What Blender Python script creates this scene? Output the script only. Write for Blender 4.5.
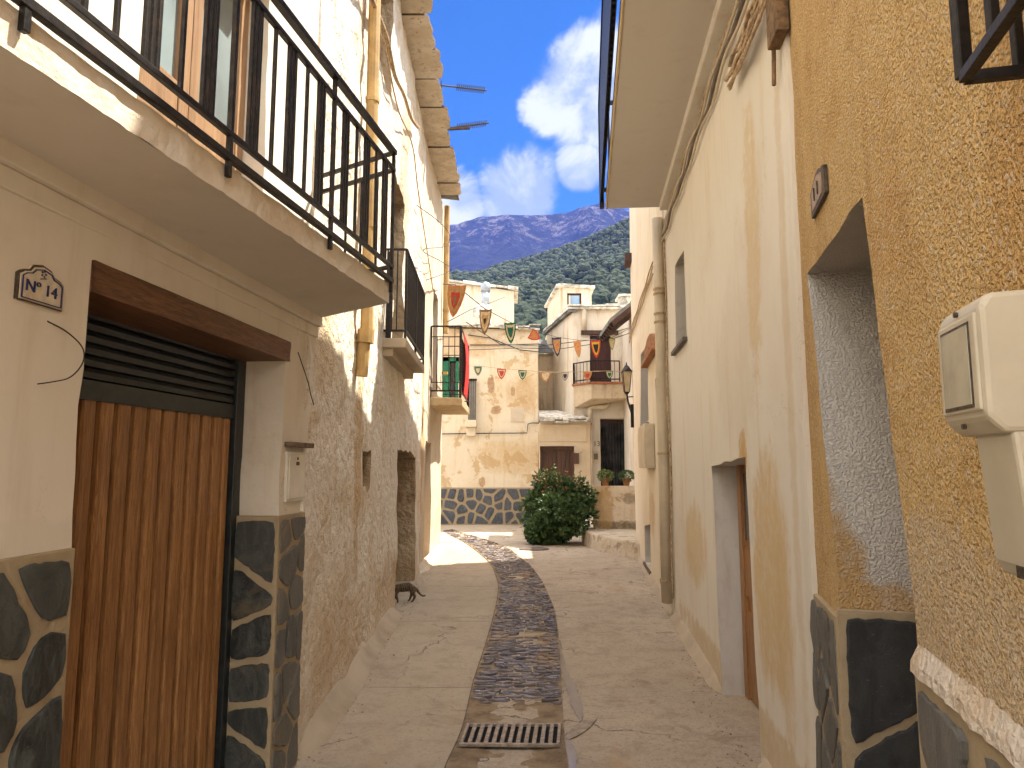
import bpy, bmesh, math, random
from math import radians, sin, cos, pi
from mathutils import Vector, Matrix, noise as mnoise
from mathutils.geometry import delaunay_2d_cdt
random.seed(7)
scene = bpy.context.scene
for o in list(bpy.data.objects): bpy.data.objects.remove(o)

# ---------------------------------------------------------------- camera
EYE = 1.65; PITCH = radians(7.2); FPX = 740.0; CX = 512.0; CY = 372.5
cam_d = bpy.data.cameras.new("camera"); cam = bpy.data.objects.new("camera", cam_d)
scene.collection.objects.link(cam); scene.camera = cam
cam.location = (0, 0, EYE); cam.rotation_euler = (pi/2 + PITCH, 0, 0)
cam_d.sensor_width = 36; cam_d.lens = 36*FPX/1024; cam_d.shift_y = -11.5/1024
cam_d.clip_start = 0.05; cam_d.clip_end = 9000
scene.render.resolution_x = 1024; scene.render.resolution_y = 768

# ---------------------------------------------------------------- light
SUN_EL = radians(58); SUN_AZ = radians(64)      # azimuth clockwise from +Y (the view direction)
sdir = Vector((sin(SUN_AZ)*cos(SUN_EL), cos(SUN_AZ)*cos(SUN_EL), sin(SUN_EL)))
sun_d = bpy.data.lights.new("sun", 'SUN'); sun = bpy.data.objects.new("sun", sun_d)
scene.collection.objects.link(sun); sun_d.energy = 2.3; sun_d.angle = radians(0.53); sun_d.color = (1.0, 0.93, 0.80)
sun.rotation_euler = sdir.to_track_quat('Z', 'Y').to_euler(); sun.location = (0, 0, 30)
scene.view_settings.view_transform = 'Standard'; scene.view_settings.look = 'None'
scene.view_settings.gamma = 1.0; scene.view_settings.exposure = 2.6
try:
    scene.cycles.max_bounces = 6; scene.cycles.diffuse_bounces = 4; scene.cycles.volume_bounces = 0
    scene.cycles.use_adaptive_sampling = True; scene.cycles.adaptive_threshold = 0.025; scene.cycles.caustics_reflective = False; scene.cycles.caustics_refractive = False
except Exception: pass

def pixray(px, py):
    a = (px-CX)/FPX; b = -(py-CY)/FPX
    return Vector((a, cos(PITCH)-b*sin(PITCH), sin(PITCH)+b*cos(PITCH)))

world = bpy.data.worlds.new("World"); scene.world = world; world.use_nodes = True
WN = world.node_tree.nodes; WL = world.node_tree.links; WN.clear()

class NT:
    """tiny node-graph helper"""
    def __init__(s, tree): s.t = tree; s.n = tree.nodes; s.l = tree.links
    def new(s, kind, **kw):
        nd = s.n.new(kind)
        for k, v in kw.items(): setattr(nd, k, v)
        return nd
    def put(s, sock, v):
        if hasattr(v, 'is_linked') or hasattr(v, 'links'): s.l.new(v, sock)
        elif isinstance(v, (tuple, list)) and len(v) == 3 and sock.type == 'RGBA': sock.default_value = (*v, 1)
        else: sock.default_value = v
    def math(s, op, a, b=0.0, c=None, clamp=False):
        m = s.new('ShaderNodeMath', operation=op, use_clamp=clamp)
        s.put(m.inputs[0], a); s.put(m.inputs[1], b)
        if c is not None: s.put(m.inputs[2], c)
        return m.outputs[0]
    def vmath(s, op, a, b=(0, 0, 0)):
        m = s.new('ShaderNodeVectorMath', operation=op); s.put(m.inputs[0], a)
        if op == 'SCALE': s.put(m.inputs['Scale'], b)
        else: s.put(m.inputs[1], b)
        return m.outputs['Value'] if op in ('DOT_PRODUCT', 'LENGTH', 'DISTANCE') else m.outputs['Vector']
    def mix(s, fac, a, b, mode='MIX'):
        m = s.new('ShaderNodeMix', data_type='RGBA', blend_type=mode)
        s.put(m.inputs[0], fac); s.put(m.inputs[6], a); s.put(m.inputs[7], b)
        return m.outputs[2]
    def ramp(s, v, lo, hi, a=0.0, b=1.0, smooth=True):
        m = s.new('ShaderNodeMapRange', interpolation_type='SMOOTHSTEP' if smooth else 'LINEAR')
        s.put(m.inputs[0], v); m.inputs[1].default_value = lo; m.inputs[2].default_value = hi
        m.inputs[3].default_value = a; m.inputs[4].default_value = b
        return m.outputs[0]
    def noise(s, vec, scale, detail=4, rough=0.55, dist=0.0, color=False):
        m = s.new('ShaderNodeTexNoise'); s.put(m.inputs['Vector'], vec); m.inputs['Scale'].default_value = scale
        m.inputs['Detail'].default_value = detail; m.inputs['Roughness'].default_value = rough
        m.inputs['Distortion'].default_value = dist
        return m.outputs[1 if color else 0]
    def voro(s, vec, scale, feature='F1', rand=1.0, out=0):
        m = s.new('ShaderNodeTexVoronoi', feature=feature); s.put(m.inputs['Vector'], vec)
        m.inputs['Scale'].default_value = scale; m.inputs['Randomness'].default_value = rand
        return m.outputs[out]
    def scale(s, vec, sc):
        m = s.new('ShaderNodeMapping'); s.put(m.inputs['Vector'], vec); m.inputs['Scale'].default_value = (tuple(sc)+(1,))[:3]
        return m.outputs[0]

# sky: clear-air sky texture with clouds by direction; unseen ones added as fill light
w = NT(world.node_tree)
SKY_S = 0.05
sky = w.new('ShaderNodeTexSky', sky_type='NISHITA'); sky.sun_disc = False
sky.sun_elevation = SUN_EL; sky.sun_rotation = SUN_AZ
sky.air_density = 1.0; sky.dust_density = 0.3; sky.ozone_density = 3.0; sky.altitude = 1200
tcw = w.new('ShaderNodeTexCoord'); dirv = tcw.outputs['Generated']
wn1 = w.noise(dirv, 10.0, 9, 0.62, 0.4); wn2 = w.noise(dirv, 3.2, 5, 0.5)
blob = None
for (px, py, r, k) in [(590, 88, 0.12, 1.15), (550, 105, 0.075, .8), (520, 195, 0.11, 1.0), (580, 170, 0.06, 1.1), (455, 205, 0.09, .9), 
                       (600, 120, .07, .8), (470, 130, 0.06, .35), (350, 100, .2, .9), (800, 120, .2, .8), (250, 300, .25, .8)]:
    d = pixray(px, py).normalized()
    dist = w.vmath('DISTANCE', dirv, tuple(d))
    b = w.math('MULTIPLY', w.ramp(dist, 0.0, r, 1.0, 0.0), k)
    blob = b if blob is None else w.math('MAXIMUM', blob, b)
cov = w.math('ADD', blob, w.math('MULTIPLY', w.math('SUBTRACT', wn1, 0.5), 1.5))
fillcl = w.ramp(wn2, .36, .56, 0, .95)
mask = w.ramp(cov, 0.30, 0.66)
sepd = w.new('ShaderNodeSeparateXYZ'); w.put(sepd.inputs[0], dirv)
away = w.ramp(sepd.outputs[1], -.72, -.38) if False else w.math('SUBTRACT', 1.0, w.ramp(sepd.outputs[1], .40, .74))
mask = w.math('MAXIMUM', mask, w.math('MULTIPLY', fillcl, away))
ccol = w.mix(w.ramp(wn1, .42, .62), (1.8, 2.2, 2.65), (3.7, 3.8, 3.9))
skyc = w.mix(1.0, sky.outputs[0], (0.085, 0.36, 0.64), 'MULTIPLY')
ccol = w.mix(away, ccol, (17.0, 16.2, 15.0))  # clouds behind and overhead are added, brightened to fill the shaded lane
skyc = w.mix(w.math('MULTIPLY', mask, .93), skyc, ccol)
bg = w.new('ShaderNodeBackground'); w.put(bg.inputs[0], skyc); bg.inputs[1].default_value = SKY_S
world.cycles.sampling_method = 'MANUAL'; world.cycles.sample_map_resolution = 512
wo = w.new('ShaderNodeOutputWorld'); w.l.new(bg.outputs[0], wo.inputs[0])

# ---------------------------------------------------------------- geometry helpers
def lerp(a, b, t): return a + (b-a)*t
class Plane:
    """vertical wall plane: X = A + d*Y (side='L' faces +X, 'R' faces -X), or facing the viewer at Y = A"""
    def __init__(s, A, d=0.0, side='L'):
        s.side = side
        if side == 'F': s.o = Vector((0, A, 0)); s.u = Vector((1, 0, 0)); s.n = Vector((0, -1, 0))
        else:
            s.o = Vector((A, 0, 0)); s.u = Vector((d, 1, 0)).normalized()
            s.n = Vector((s.u.y, -s.u.x, 0)) * (1 if side == 'L' else -1)
    def P(s, a, z, d=0.0): return s.o + s.u*a + s.n*d + Vector((0, 0, z))
    def pix(s, px, py, d=0.0):
        r = pixray(px, py); o = s.o + s.n*d
        t = (o - Vector((0, 0, EYE))).dot(s.n) / r.dot(s.n)
        h = Vector((0, 0, EYE)) + r*t
        return ((h-o).dot(s.u), h.z)
    def sY(s, y): return y/s.u.y
def pixz(px, py, z):
    r = pixray(px, py); t = (z-EYE)/r.z; return Vector((0, 0, EYE)) + r*t
def pixy(px, py, y):
    r = pixray(px, py); t = y/r.y; return Vector((0, 0, EYE)) + r*t
class Free:
    """plane through two plan points"""
    def __new__(c, p, q, flip=False):
        pl = object.__new__(Plane); pl.side = 'X'; p = Vector((p[0], p[1], 0)); q = Vector((q[0], q[1], 0))
        pl.o = p; pl.u = (q-p).normalized(); pl.n = Vector((pl.u.y, -pl.u.x, 0)) * (-1 if flip else 1); pl.len = (q-p).length
        return pl

class MB:
    def __init__(s): s.v = []; s.f = []; s.m = []; s.uv = []
    def add(s, vs, fs, m=0, uvs=None):
        b = len(s.v); s.v += [Vector(v) for v in vs]
        for k, f in enumerate(fs):
            s.f.append([b+i for i in f]); s.m.append(m)
            s.uv.append(uvs[k] if uvs else None)
        return s
    def hexa(s, c, m=0):
        return s.add(c, [(0, 3, 2, 1), (4, 5, 6, 7), (0, 1, 5, 4), (1, 2, 6, 5), (2, 3, 7, 6), (3, 0, 4, 7)], m)
    def box(s, x0, x1, y0, y1, z0, z1, m=0):
        return s.hexa([(x0, y0, z0), (x1, y0, z0), (x1, y1, z0), (x0, y1, z0), (x0, y0, z1), (x1, y0, z1), (x1, y1, z1), (x0, y1, z1)], m)
    def fbox(s, pl, a0, a1, z0, z1, d0, d1, m=0):
        return s.hexa([pl.P(a0, z0, d1), pl.P(a1, z0, d1), pl.P(a1, z0, d0), pl.P(a0, z0, d0),
                       pl.P(a0, z1, d1), pl.P(a1, z1, d1), pl.P(a1, z1, d0), pl.P(a0, z1, d0)], m)
    def bar(s, p, q, wd, ht=None, m=0, up=Vector((0, 0, 1))):
        p = Vector(p); q = Vector(q); ht = ht or wd; t = (q-p).normalized()
        if abs(t.dot(up)) > .98: up = Vector((0, 1, 0))
        sx = t.cross(up).normalized(); sy = sx.cross(t)
        c = [];
        for e in (p, q):
            for (i, j) in ((-1, -1), (1, -1), (1, 1), (-1, 1)): c.append(e + sx*(i*wd/2) + sy*(j*ht/2))
        return s.add(c, [(3, 2, 1, 0), (4, 5, 6, 7), (0, 1, 5, 4), (1, 2, 6, 5), (2, 3, 7, 6), (3, 0, 4, 7)], m)
    def tube(s, pts, r, n=8, m=0, caps=True):
        pts = [Vector(p) for p in pts]; rs = r if isinstance(r, (list, tuple)) else [r]*len(pts)
        b = len(s.v); prev = None
        for i, p in enumerate(pts):
            t = (pts[min(i+1, len(pts)-1)] - pts[max(i-1, 0)]).normalized()
            if prev is None:
                a = Vector((0, 0, 1)) if abs(t.z) < .9 else Vector((1, 0, 0)); x = t.cross(a).normalized()
            else: x = (prev - t*prev.dot(t)).normalized()
            prev = x; y = t.cross(x)
            for k in range(n):
                an = 2*pi*k/n; s.v.append(p + (x*cos(an)+y*sin(an))*rs[i])
        for i in range(len(pts)-1):
            for k in range(n):
                s.f.append([b+i*n+k, b+i*n+(k+1) % n, b+(i+1)*n+(k+1) % n, b+(i+1)*n+k]); s.m.append(m); s.uv.append(None)
        if caps:
            for e, rev in ((0, True), (len(pts)-1, False)):
                l = [b+e*n+k for k in range(n)]; s.f.append(l[::-1] if rev else l); s.m.append(m); s.uv.append(None)
        return s
    def prism(s, poly3, off, m=0):
        """closed polygon of 3D points extruded by vector off"""
        n = len(poly3); off = Vector(off); vs = [Vector(p) for p in poly3] + [Vector(p)+off for p in poly3]
        fs = [tuple(range(n))[::-1], tuple(range(n, 2*n))] + [(i, (i+1) % n, n+(i+1) % n, n+i) for i in range(n)]
        return s.add(vs, fs, m)
    def grid(s, fn, nu, nv, m=0):
        b = len(s.v)
        for j in range(nv+1):
            for i in range(nu+1): s.v.append(Vector(fn(i/nu, j/nv)))
        for j in range(nv):
            for i in range(nu):
                a = b+j*(nu+1)+i; s.f.append([a, a+1, a+nu+2, a+nu+1]); s.m.append(m)
                s.uv.append([(i/nu, j/nv), ((i+1)/nu, j/nv), ((i+1)/nu, (j+1)/nv), (i/nu, (j+1)/nv)])
        return s

ORG = {}
def link(o): scene.collection.objects.link(o); return o
def meta(o, label=None, cat=None, group=None, kind=None):
    if label: o['label'] = label
    if cat: o['category'] = cat
    if group: o['group'] = group
    if kind: o['kind'] = kind
    return o
def thing(name, label, cat, loc, group=None):
    o = link(bpy.data.objects.new(name, None)); o.location = Vector(loc); o.empty_display_size = .2
    ORG[o.name] = Vector(loc); return meta(o, label, cat, group)
def build(name, mb, mats, parent=None, origin=None, smooth=False, bevel=0, label=None):
    if not isinstance(mats, (list, tuple)): mats = [mats]
    if origin is None:
        if parent is not None: origin = ORG[parent.name]
        else:
            xs = [v.x for v in mb.v]; ys = [v.y for v in mb.v]
            origin = Vector(((min(xs)+max(xs))/2, (min(ys)+max(ys))/2, min(v.z for v in mb.v)))
    origin = Vector(origin)
    me = bpy.data.meshes.new(name); me.from_pydata([v-origin for v in mb.v], [], mb.f)
    for mt in mats: me.materials.append(mt)
    if len(mats) > 1: me.polygons.foreach_set('material_index', mb.m)
    if any(u for u in mb.uv):
        uvl = me.uv_layers.new(name='UVMap')
        for p in me.polygons:
            u = mb.uv[p.index]
            if u:
                for k, li in enumerate(p.loop_indices): uvl.data[li].uv = u[k]
    if smooth: me.polygons.foreach_set('use_smooth', [True]*len(me.polygons))
    me.update()
    o = link(bpy.data.objects.new(name, me))
    if parent is not None: o.parent = parent; ORG[o.name] = origin
    else: o.location = origin; ORG[o.name] = origin
    if bevel:
        b = o.modifiers.new('bevel', 'BEVEL'); b.width = bevel; b.segments = 2; b.limit_method = 'ANGLE'
    if label: o['label'] = label
    return o
def solo(name, mb, mats, label, cat, group=None, **kw): return meta(build(name, mb, mats, **kw), label, cat, group)
def struct(name, mb, mats, **kw): return meta(build(name, mb, mats, **kw), kind='structure')

def inpoly(p, poly):
    c = False; n = len(poly); x, y = p
    for i in range(n):
        x1, y1 = poly[i]; x2, y2 = poly[(i+1) % n]
        if (y1 > y) != (y2 > y) and x < (x2-x1)*(y-y1)/(y2-y1)+x1: c = not c
    return c
def subdiv(poly, sp, jit, seed=0):
    out = []; n = len(poly)
    for i in range(n):
        a = Vector(poly[i]); b = Vector(poly[(i+1) % n]); L = (b-a).length; k = max(1, int(L/sp))
        nr = Vector((-(b-a).y, (b-a).x)).normalized() if L else Vector((0, 0))
        for j in range(k):
            p = a.lerp(b, j/k)
            if j and jit: p = p + nr*jit*mnoise.noise(Vector((p.x*4.1+seed, p.y*4.1, seed*1.7)))*1.6
            out.append((p.x, p.y))
    return out
def fbm(v, o=3):
    t = 0; a = 1
    for i in range(o): t += a*mnoise.noise(v); v = v*2.03+Vector((3.1, 1.7, 9.2)); a *= .5
    return t
def wallmesh(mb, pl, outline, holes=(), thick=3.0, depth=.25, sp=.12, amp=.0, jit=.0, frq=2.5, rev_m=1, seed=0, hm=None, lean=None):
    """front sheet with openings, lumpy relief, reveals of the openings and the body behind it.
       uv = (s, z). holes: list of corner lists; depth / rev_m scalar or list per hole"""
    OL = subdiv(outline, sp, jit*.5, seed); HL = [subdiv(h, sp*.7, jit, seed+5+i) for i, h in enumerate(holes)]
    pts = []; edges = []
    for loop in [OL]+HL:
        b = len(pts); pts += loop; edges += [(b+i, b+(i+1) % len(loop)) for i in range(len(loop))]
    nb = len(pts)
    xs = [p[0] for p in OL]; zs = [p[1] for p in OL]
    cell = {}
    for p in pts: cell.setdefault((int(p[0]//sp), int(p[1]//sp)), []).append(p)
    rnd = random.Random(seed)
    def near(x, z):
        cx_, cz_ = int(x//sp), int(z//sp)
        for i in (-1, 0, 1):
            for j in (-1, 0, 1):
                for q in cell.get((cx_+i, cz_+j), ()):
                    if (q[0]-x)**2+(q[1]-z)**2 < (sp*.55)**2: return True
        return False
    a = min(xs)+sp/2
    while a < max(xs):
        z = min(zs)+sp/2
        while z < max(zs):
            x_ = a+rnd.uniform(-.2, .2)*sp; z_ = z+rnd.uniform(-.2, .2)*sp
            if inpoly((x_, z_), OL) and not any(inpoly((x_, z_), h) for h in HL) and not near(x_, z_): pts.append((x_, z_))
            z += sp
        a += sp
    r = delaunay_2d_cdt([Vector(p) for p in pts], edges, [], 0, 1e-6)
    V2, F2, OV = r[0], r[2], r[3]
    def D(p):
        d = amp*fbm(Vector((p[0]*frq+seed*7.3, p[1]*frq, seed))) if amp else 0
        return d + (lean(p) if lean else 0)
    P3 = [pl.P(p[0], p[1], D(p)) for p in V2]
    fs = []; uvs = []
    for f in F2:
        c = sum((Vector(V2[i]) for i in f), Vector((0, 0)))/len(f)
        if inpoly(c, OL) and not any(inpoly(c, h) for h in HL):
            n = (P3[f[1]]-P3[f[0]]).cross(P3[f[2]]-P3[f[0]])
            if n.dot(pl.n) < 0: f = list(f)[::-1]
            fs.append(tuple(f)); uvs.append([tuple(V2[i]) for i in f])
    mb.add(P3, fs, 0, uvs)
    for hi, h in enumerate(HL):
        dp = depth[hi] if isinstance(depth, (list, tuple)) else depth
        rm = rev_m[hi] if isinstance(rev_m, (list, tuple)) else rev_m
        n = len(h); fr = [pl.P(p[0], p[1], D(p)) for p in h]; md = [pl.P(p[0], p[1], -dp*.5+D(p)*.7) for p in h]; bk = [pl.P(p[0], p[1], -dp) for p in h]
        for (A_, B_, u0, u1) in ((fr, md, 0, dp/2), (md, bk, dp/2, dp)):
            vs = A_+B_
            fl = [(i, (i+1) % n, n+(i+1) % n, n+i) for i in range(n)]
            uu = [[(h[i][0]+u0, h[i][1]), (h[(i+1) % n][0]+u0, h[(i+1) % n][1]), (h[(i+1) % n][0]+u1, h[(i+1) % n][1]), (h[i][0]+u1, h[i][1])] for i in range(n)]
            mb.add(vs, fl, rm, uu)
    n = len(OL); fr = [pl.P(p[0], p[1], D(p)) for p in OL]; bk = [pl.P(p[0], p[1], -thick) for p in OL]
    fl = [(i, (i+1) % n, n+(i+1) % n, n+i) for i in range(n)]
    uu = [[(OL[i][0], OL[i][1]), (OL[(i+1) % n][0], OL[(i+1) % n][1]), (OL[(i+1) % n][0]+thick, OL[(i+1) % n][1]), (OL[i][0]+thick, OL[i][1])] for i in range(n)]
    mb.add(fr+bk, fl, 0, uu)
    mb.add([pl.P(p[0], p[1], -thick) for p in outline], [tuple(range(len(outline)))], 0)
    return mb
def rect(a0, a1, z0, z1): return [(a0, z0), (a1, z0), (a1, z1), (a0, z1)]

def text_mb(txt, size, pl, a, z, d, font_scale_x=1.0, depth=.002, mirror=False):
    cu = bpy.data.curves.new('t', 'FONT'); cu.body = txt; cu.size = size; cu.extrude = depth; cu.align_x = 'CENTER'; cu.align_y = 'CENTER'
    ob = bpy.data.objects.new('t', cu); scene.collection.objects.link(ob)
    dg = bpy.context.evaluated_depsgraph_get(); me = ob.evaluated_get(dg).to_mesh()
    mb = MB(); sgn = -1 if mirror else 1
    mb.add([pl.P(a+sgn*v.co.x*font_scale_x, z+v.co.y, d+v.co.z) for v in me.vertices], [tuple(p.vertices) for p in me.polygons])
    ob.evaluated_get(dg).to_mesh_clear(); bpy.data.objects.remove(ob); return mb
# ---------------------------------------------------------------- materials
def mat(name, rough=.8, spec=.3):
    m = bpy.data.materials.new(name); m.use_nodes = True; t = NT(m.node_tree)
    b = m.node_tree.nodes['Principled BSDF']; b.inputs['Roughness'].default_value = rough
    b.inputs['Specular IOR Level'].default_value = spec
    tc = t.new('ShaderNodeTexCoord')
    return m, t, b, tc.outputs['Object'], tc.outputs['UV']
def bump(t, b, h, strength=.5, dist=.01):
    bp = t.new('ShaderNodeBump'); bp.inputs['Strength'].default_value = strength; bp.inputs['Distance'].default_value = dist
    t.put(bp.inputs['Height'], h); t.l.new(bp.outputs[0], b.inputs['Normal'])
def simple(name, col, rough=.7, var=.12, scale=12, bmp=.2, metal=0, dirt=None, dirt_amt=.5, bd=.003):
    m, t, b, oc, uv = mat(name, rough)
    n = t.noise(oc, scale, 5, .6); dark = tuple(c*(1-var*2) for c in col); lite = tuple(min(1, c*(1+var*1.6)) for c in col)
    c = t.mix(t.ramp(n, .3, .7), dark, lite)
    if dirt: c = t.mix(t.ramp(t.noise(oc, scale*.35, 6, .65), .52, .72, 0, dirt_amt), c, dirt)
    t.put(b.inputs['Base Color'], c); b.inputs['Metallic'].default_value = metal
    if bmp: bump(t, b, t.noise(oc, scale*4, 4, .6), bmp, bd)
    return m
def stain_mask(t, uv, nz, s, z, rs, rz, soft=.5):
    sep = t.new('ShaderNodeSeparateXYZ'); t.put(sep.inputs[0], uv)
    a = t.math('POWER', t.math('ABSOLUTE', t.math('DIVIDE', t.math('SUBTRACT', sep.outputs[0], s), rs)), 2.2)
    c = t.math('POWER', t.math('ABSOLUTE', t.math('DIVIDE', t.math('SUBTRACT', sep.outputs[1], z), rz)), 2.2)
    r = t.math('ADD', t.math('ADD', a, c), t.math('MULTIPLY', t.math('SUBTRACT', nz, .5), 4.2))
    return t.ramp(r, 1.0-soft, 1.0+soft, 1.0, 0.0)
def plaster(name, base, alt, stain, stains=(), pscale=1.3, streak=.5, fine=60, bstr=.35, bdist=.006, lumps=0, lump_scale=9, patch=(.45, .7), rough=.9, stain_amt=.45, speck=None, peel=None, crack=0, grain=0):
    m, t, b, oc, uv = mat(name, rough, .15)
    n1 = t.noise(oc, pscale, 4, .6, .2); n2 = t.noise(oc, pscale*5.3, 4, .65)
    st = t.noise(t.scale(oc, (3.0, 3.0, .35)), 2.2, 4, .6, .3)
    c = t.mix(t.ramp(n1, patch[0], patch[1]), base, alt)
    c = t.mix(t.math('MULTIPLY', t.ramp(st, .52, .74), streak), c, stain)
    c = t.mix(t.ramp(n2, .5, .75, 0, stain_amt), c, tuple(lerp(x, y, .55) for x, y in zip(base, stain)))
    if stains:
        nz = t.noise(t.scale(oc, (1, 1, .45)), 3.4, 6, .75, .3); nz2 = t.noise(oc, 14, 3, .6); nzs = t.noise(oc, 7, 4, .7, .3)
        for (s, z, rs, rz, col, k, soft) in stains:
            mk = t.math('MULTIPLY', stain_mask(t, uv, nz if min(rs, rz) > .3 else nzs, s, z, rs, rz, soft), k)
            mk = t.math('MULTIPLY', mk, t.ramp(nz2, .25, .6, .65, 1))
            c = t.mix(mk, c, col)
    if peel:
        c = t.mix(t.math('MULTIPLY', t.ramp(t.noise(oc, peel[1], 6, .68, .5), peel[2], peel[2]+.045), peel[3]), c, peel[0])
    if crack:
        ce = t.voro(t.vmath('ADD', oc, t.vmath('SCALE', t.noise(oc, 2.5, 5, .7, 0, True), .8)), .8, 'DISTANCE_TO_EDGE')
        c = t.mix(t.math('MULTIPLY', t.math('MULTIPLY', t.ramp(ce, 0, .004, 1, 0), t.ramp(n1, .46, .56)), crack), c, (.22, .16, .10))
    if speck and len(speck) > 5:
        c = t.mix(t.ramp(t.noise(oc, speck[1]*1.35, 3, .7), .53, .63, 0, speck[6]), c, speck[5])
    if speck:
        v = t.noise(oc, speck[1], 3, .7)
        c = t.mix(t.ramp(v, speck[2], speck[3], 0, speck[4]), c, speck[0])
    t.put(b.inputs['Base Color'], c)
    h = t.math('ADD', t.math('MULTIPLY', t.noise(oc, fine, 2, .6), .35), t.math('MULTIPLY', n2, .9))
    if lumps:
        v = t.voro(oc, lump_scale, 'F1')
        v2 = t.noise(oc, lump_scale*1.4, 3, .62)
        h = t.math('ADD', h, t.math('MULTIPLY', t.math('ADD', t.math('MULTIPLY', v, -.7), v2), lumps))
    if grain:
        h = t.math('ADD', h, t.math('MULTIPLY', t.ramp(t.noise(oc, grain, 2, .5), .36, .62), 1.1))
    bump(t, b, h, bstr, bdist)
    return m

CREAM = (.56, .455, .335); CREAM2 = (.50, .395, .275); TAN = (.43, .25, .105); OCHRE = (.52, .28, .09); RUST = (.40, .19, .06)
def slate_stones(name, sc=(1, 1, 1), scale=3.2, mortar=(.42, .33, .20), dark=(.014, .017, .018), light=(.095, .10, .09), gap=.05, seed=0):
    m, t, b, oc, uv = mat(name, .6, .45)
    v0 = t.vmath('ADD', t.scale(uv, sc), (seed*3.3, seed*1.9, 0))
    v0 = t.vmath('ADD', v0, t.vmath('SCALE', t.noise(v0, 4.2, 4, .6, 0, True), .15))
    vv = t.new('ShaderNodeTexVoronoi', feature='DISTANCE_TO_EDGE', voronoi_dimensions='2D'); t.put(vv.inputs['Vector'], v0); vv.inputs['Scale'].default_value = scale; vv.inputs['Randomness'].default_value = 1.0
    vc = t.new('ShaderNodeTexVoronoi', feature='F1', voronoi_dimensions='2D'); t.put(vc.inputs['Vector'], v0); vc.inputs['Scale'].default_value = scale; vc.inputs['Randomness'].default_value = 1.0
    edge = t.math('ADD', vv.outputs[0], t.math('MULTIPLY', t.math('SUBTRACT', t.noise(oc, 26, 5, .7), .5), .09))
    msk = t.ramp(edge, gap, gap+.012)
    sp = t.new('ShaderNodeSeparateColor'); t.l.new(vc.outputs['Color'], sp.inputs[0])
    st = t.mix(t.ramp(t.noise(oc, 7, 7, .75, 1.2), .40, .62), dark, light); st = t.mix(t.ramp(t.noise(oc, 60, 3, .7), .50, .62, 0, .5), st, dark)
    st = t.mix(t.math('MULTIPLY', sp.outputs[0], .40), st, tuple(x*1.1 for x in light))
    st = t.mix(t.math('MULTIPLY', t.ramp(t.noise(t.scale(oc, (1, 1, .5)), 5, 6, .7, .6), .56, .70), .55), st, (.17, .125, .065))
    scr = t.ramp(t.noise(t.scale(oc, (6, 6, 26)), 5, 5, .75, 1.2), .64, .67, 0, .65)
    st = t.mix(scr, st, (.22, .22, .21))
    mo = t.mix(t.ramp(t.noise(oc, 16, 5, .6), .35, .7), tuple(x*.7 for x in mortar), mortar)
    t.put(b.inputs['Base Color'], t.mix(msk, mo, st))
    t.put(b.inputs['Roughness'], t.ramp(msk, 0, 1, .95, .48))
    h = t.math('ADD', t.math('MULTIPLY', t.ramp(edge, gap-.01, gap+.08), 1.0), t.math('MULTIPLY', t.noise(oc, 20, 6, .75, .8), t.ramp(msk, 0, 1, .25, .75)))
    bump(t, b, h, .9, .018)
    return m
def wood(name, dark, light, grain_axis='Z', scale=1.0, rough=.55, wear=None):
    m, t, b, oc, uv = mat(name, rough, .35)
    rnd_ = t.new('ShaderNodeNewGeometry').outputs['Random Per Island']; oc = t.vmath('ADD', oc, t.vmath('SCALE', t.mix(rnd_, (0, 0, 0), (3, 7, 11)), 1.0))
    sc = {'Z': (14, 14, .7), 'Y': (14, .7, 14), 'X': (.7, 14, 14)}[grain_axis]; sc = tuple(x*scale for x in sc)
    n = t.noise(t.scale(oc, sc), 3.2, 6, .75, 1.4); n2 = t.noise(t.scale(oc, sc), 1.1, 4, .5, .4)
    c = t.mix(t.ramp(n, .32, .68), dark, light); c = t.mix(t.ramp(n2, .4, .7, 0, .5), c, tuple(x*.55 for x in dark))
    c = t.mix(t.math('MULTIPLY', rnd_, .25), c, tuple(x*.5 for x in dark))
    if wear: c = t.mix(t.ramp(t.noise(oc, 7, 5, .6), .55, .75, 0, .6), c, wear)
    t.put(b.inputs['Base Color'], c); bump(t, b, n, .35, .004); return m
def glass_dark(name, col=(.05, .07, .09), rough=.06):
    m, t, b, oc, uv = mat(name, rough, .8)
    t.put(b.inputs['Base Color'], t.mix(t.ramp(t.noise(oc, 1.5, 3, .5), .35, .65), col, tuple(x*1.7 for x in col)))
    b.inputs['Metallic'].default_value = .0; return m

def slate_mat(name, dark, light, tint=(.17, .125, .065)):
    m, t, b, oc, uv = mat(name, .55, .4); rn = t.new('ShaderNodeNewGeometry').outputs['Random Per Island']
    o2 = t.vmath('ADD', oc, t.vmath('SCALE', t.mix(rn, (0, 0, 0), (5, 9, 3)), 1.0))
    n = t.noise(t.scale(o2, (1.6, 1.6, .8)), 7, 8, .75, 1.0)
    c = t.mix(t.ramp(n, .38, .66), dark, light); c = t.mix(t.math('MULTIPLY', rn, .45), c, light)
    c = t.mix(t.ramp(t.noise(o2, 3, 5, .7, .8), .55, .70, 0, .5), c, tint)
    c = t.mix(t.ramp(t.noise(t.scale(o2, (5, 5, 20)), 5, 5, .75, 1.5), .64, .67, 0, .6), c, (.24, .24, .22))
    t.put(b.inputs['Base Color'], c); t.put(b.inputs['Roughness'], t.ramp(n, .3, .7, .38, .75)); bump(t, b, t.math('ADD', n, t.math('MULTIPLY', t.noise(oc, 70, 3, .6), .25)), .9, .012); return m
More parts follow.
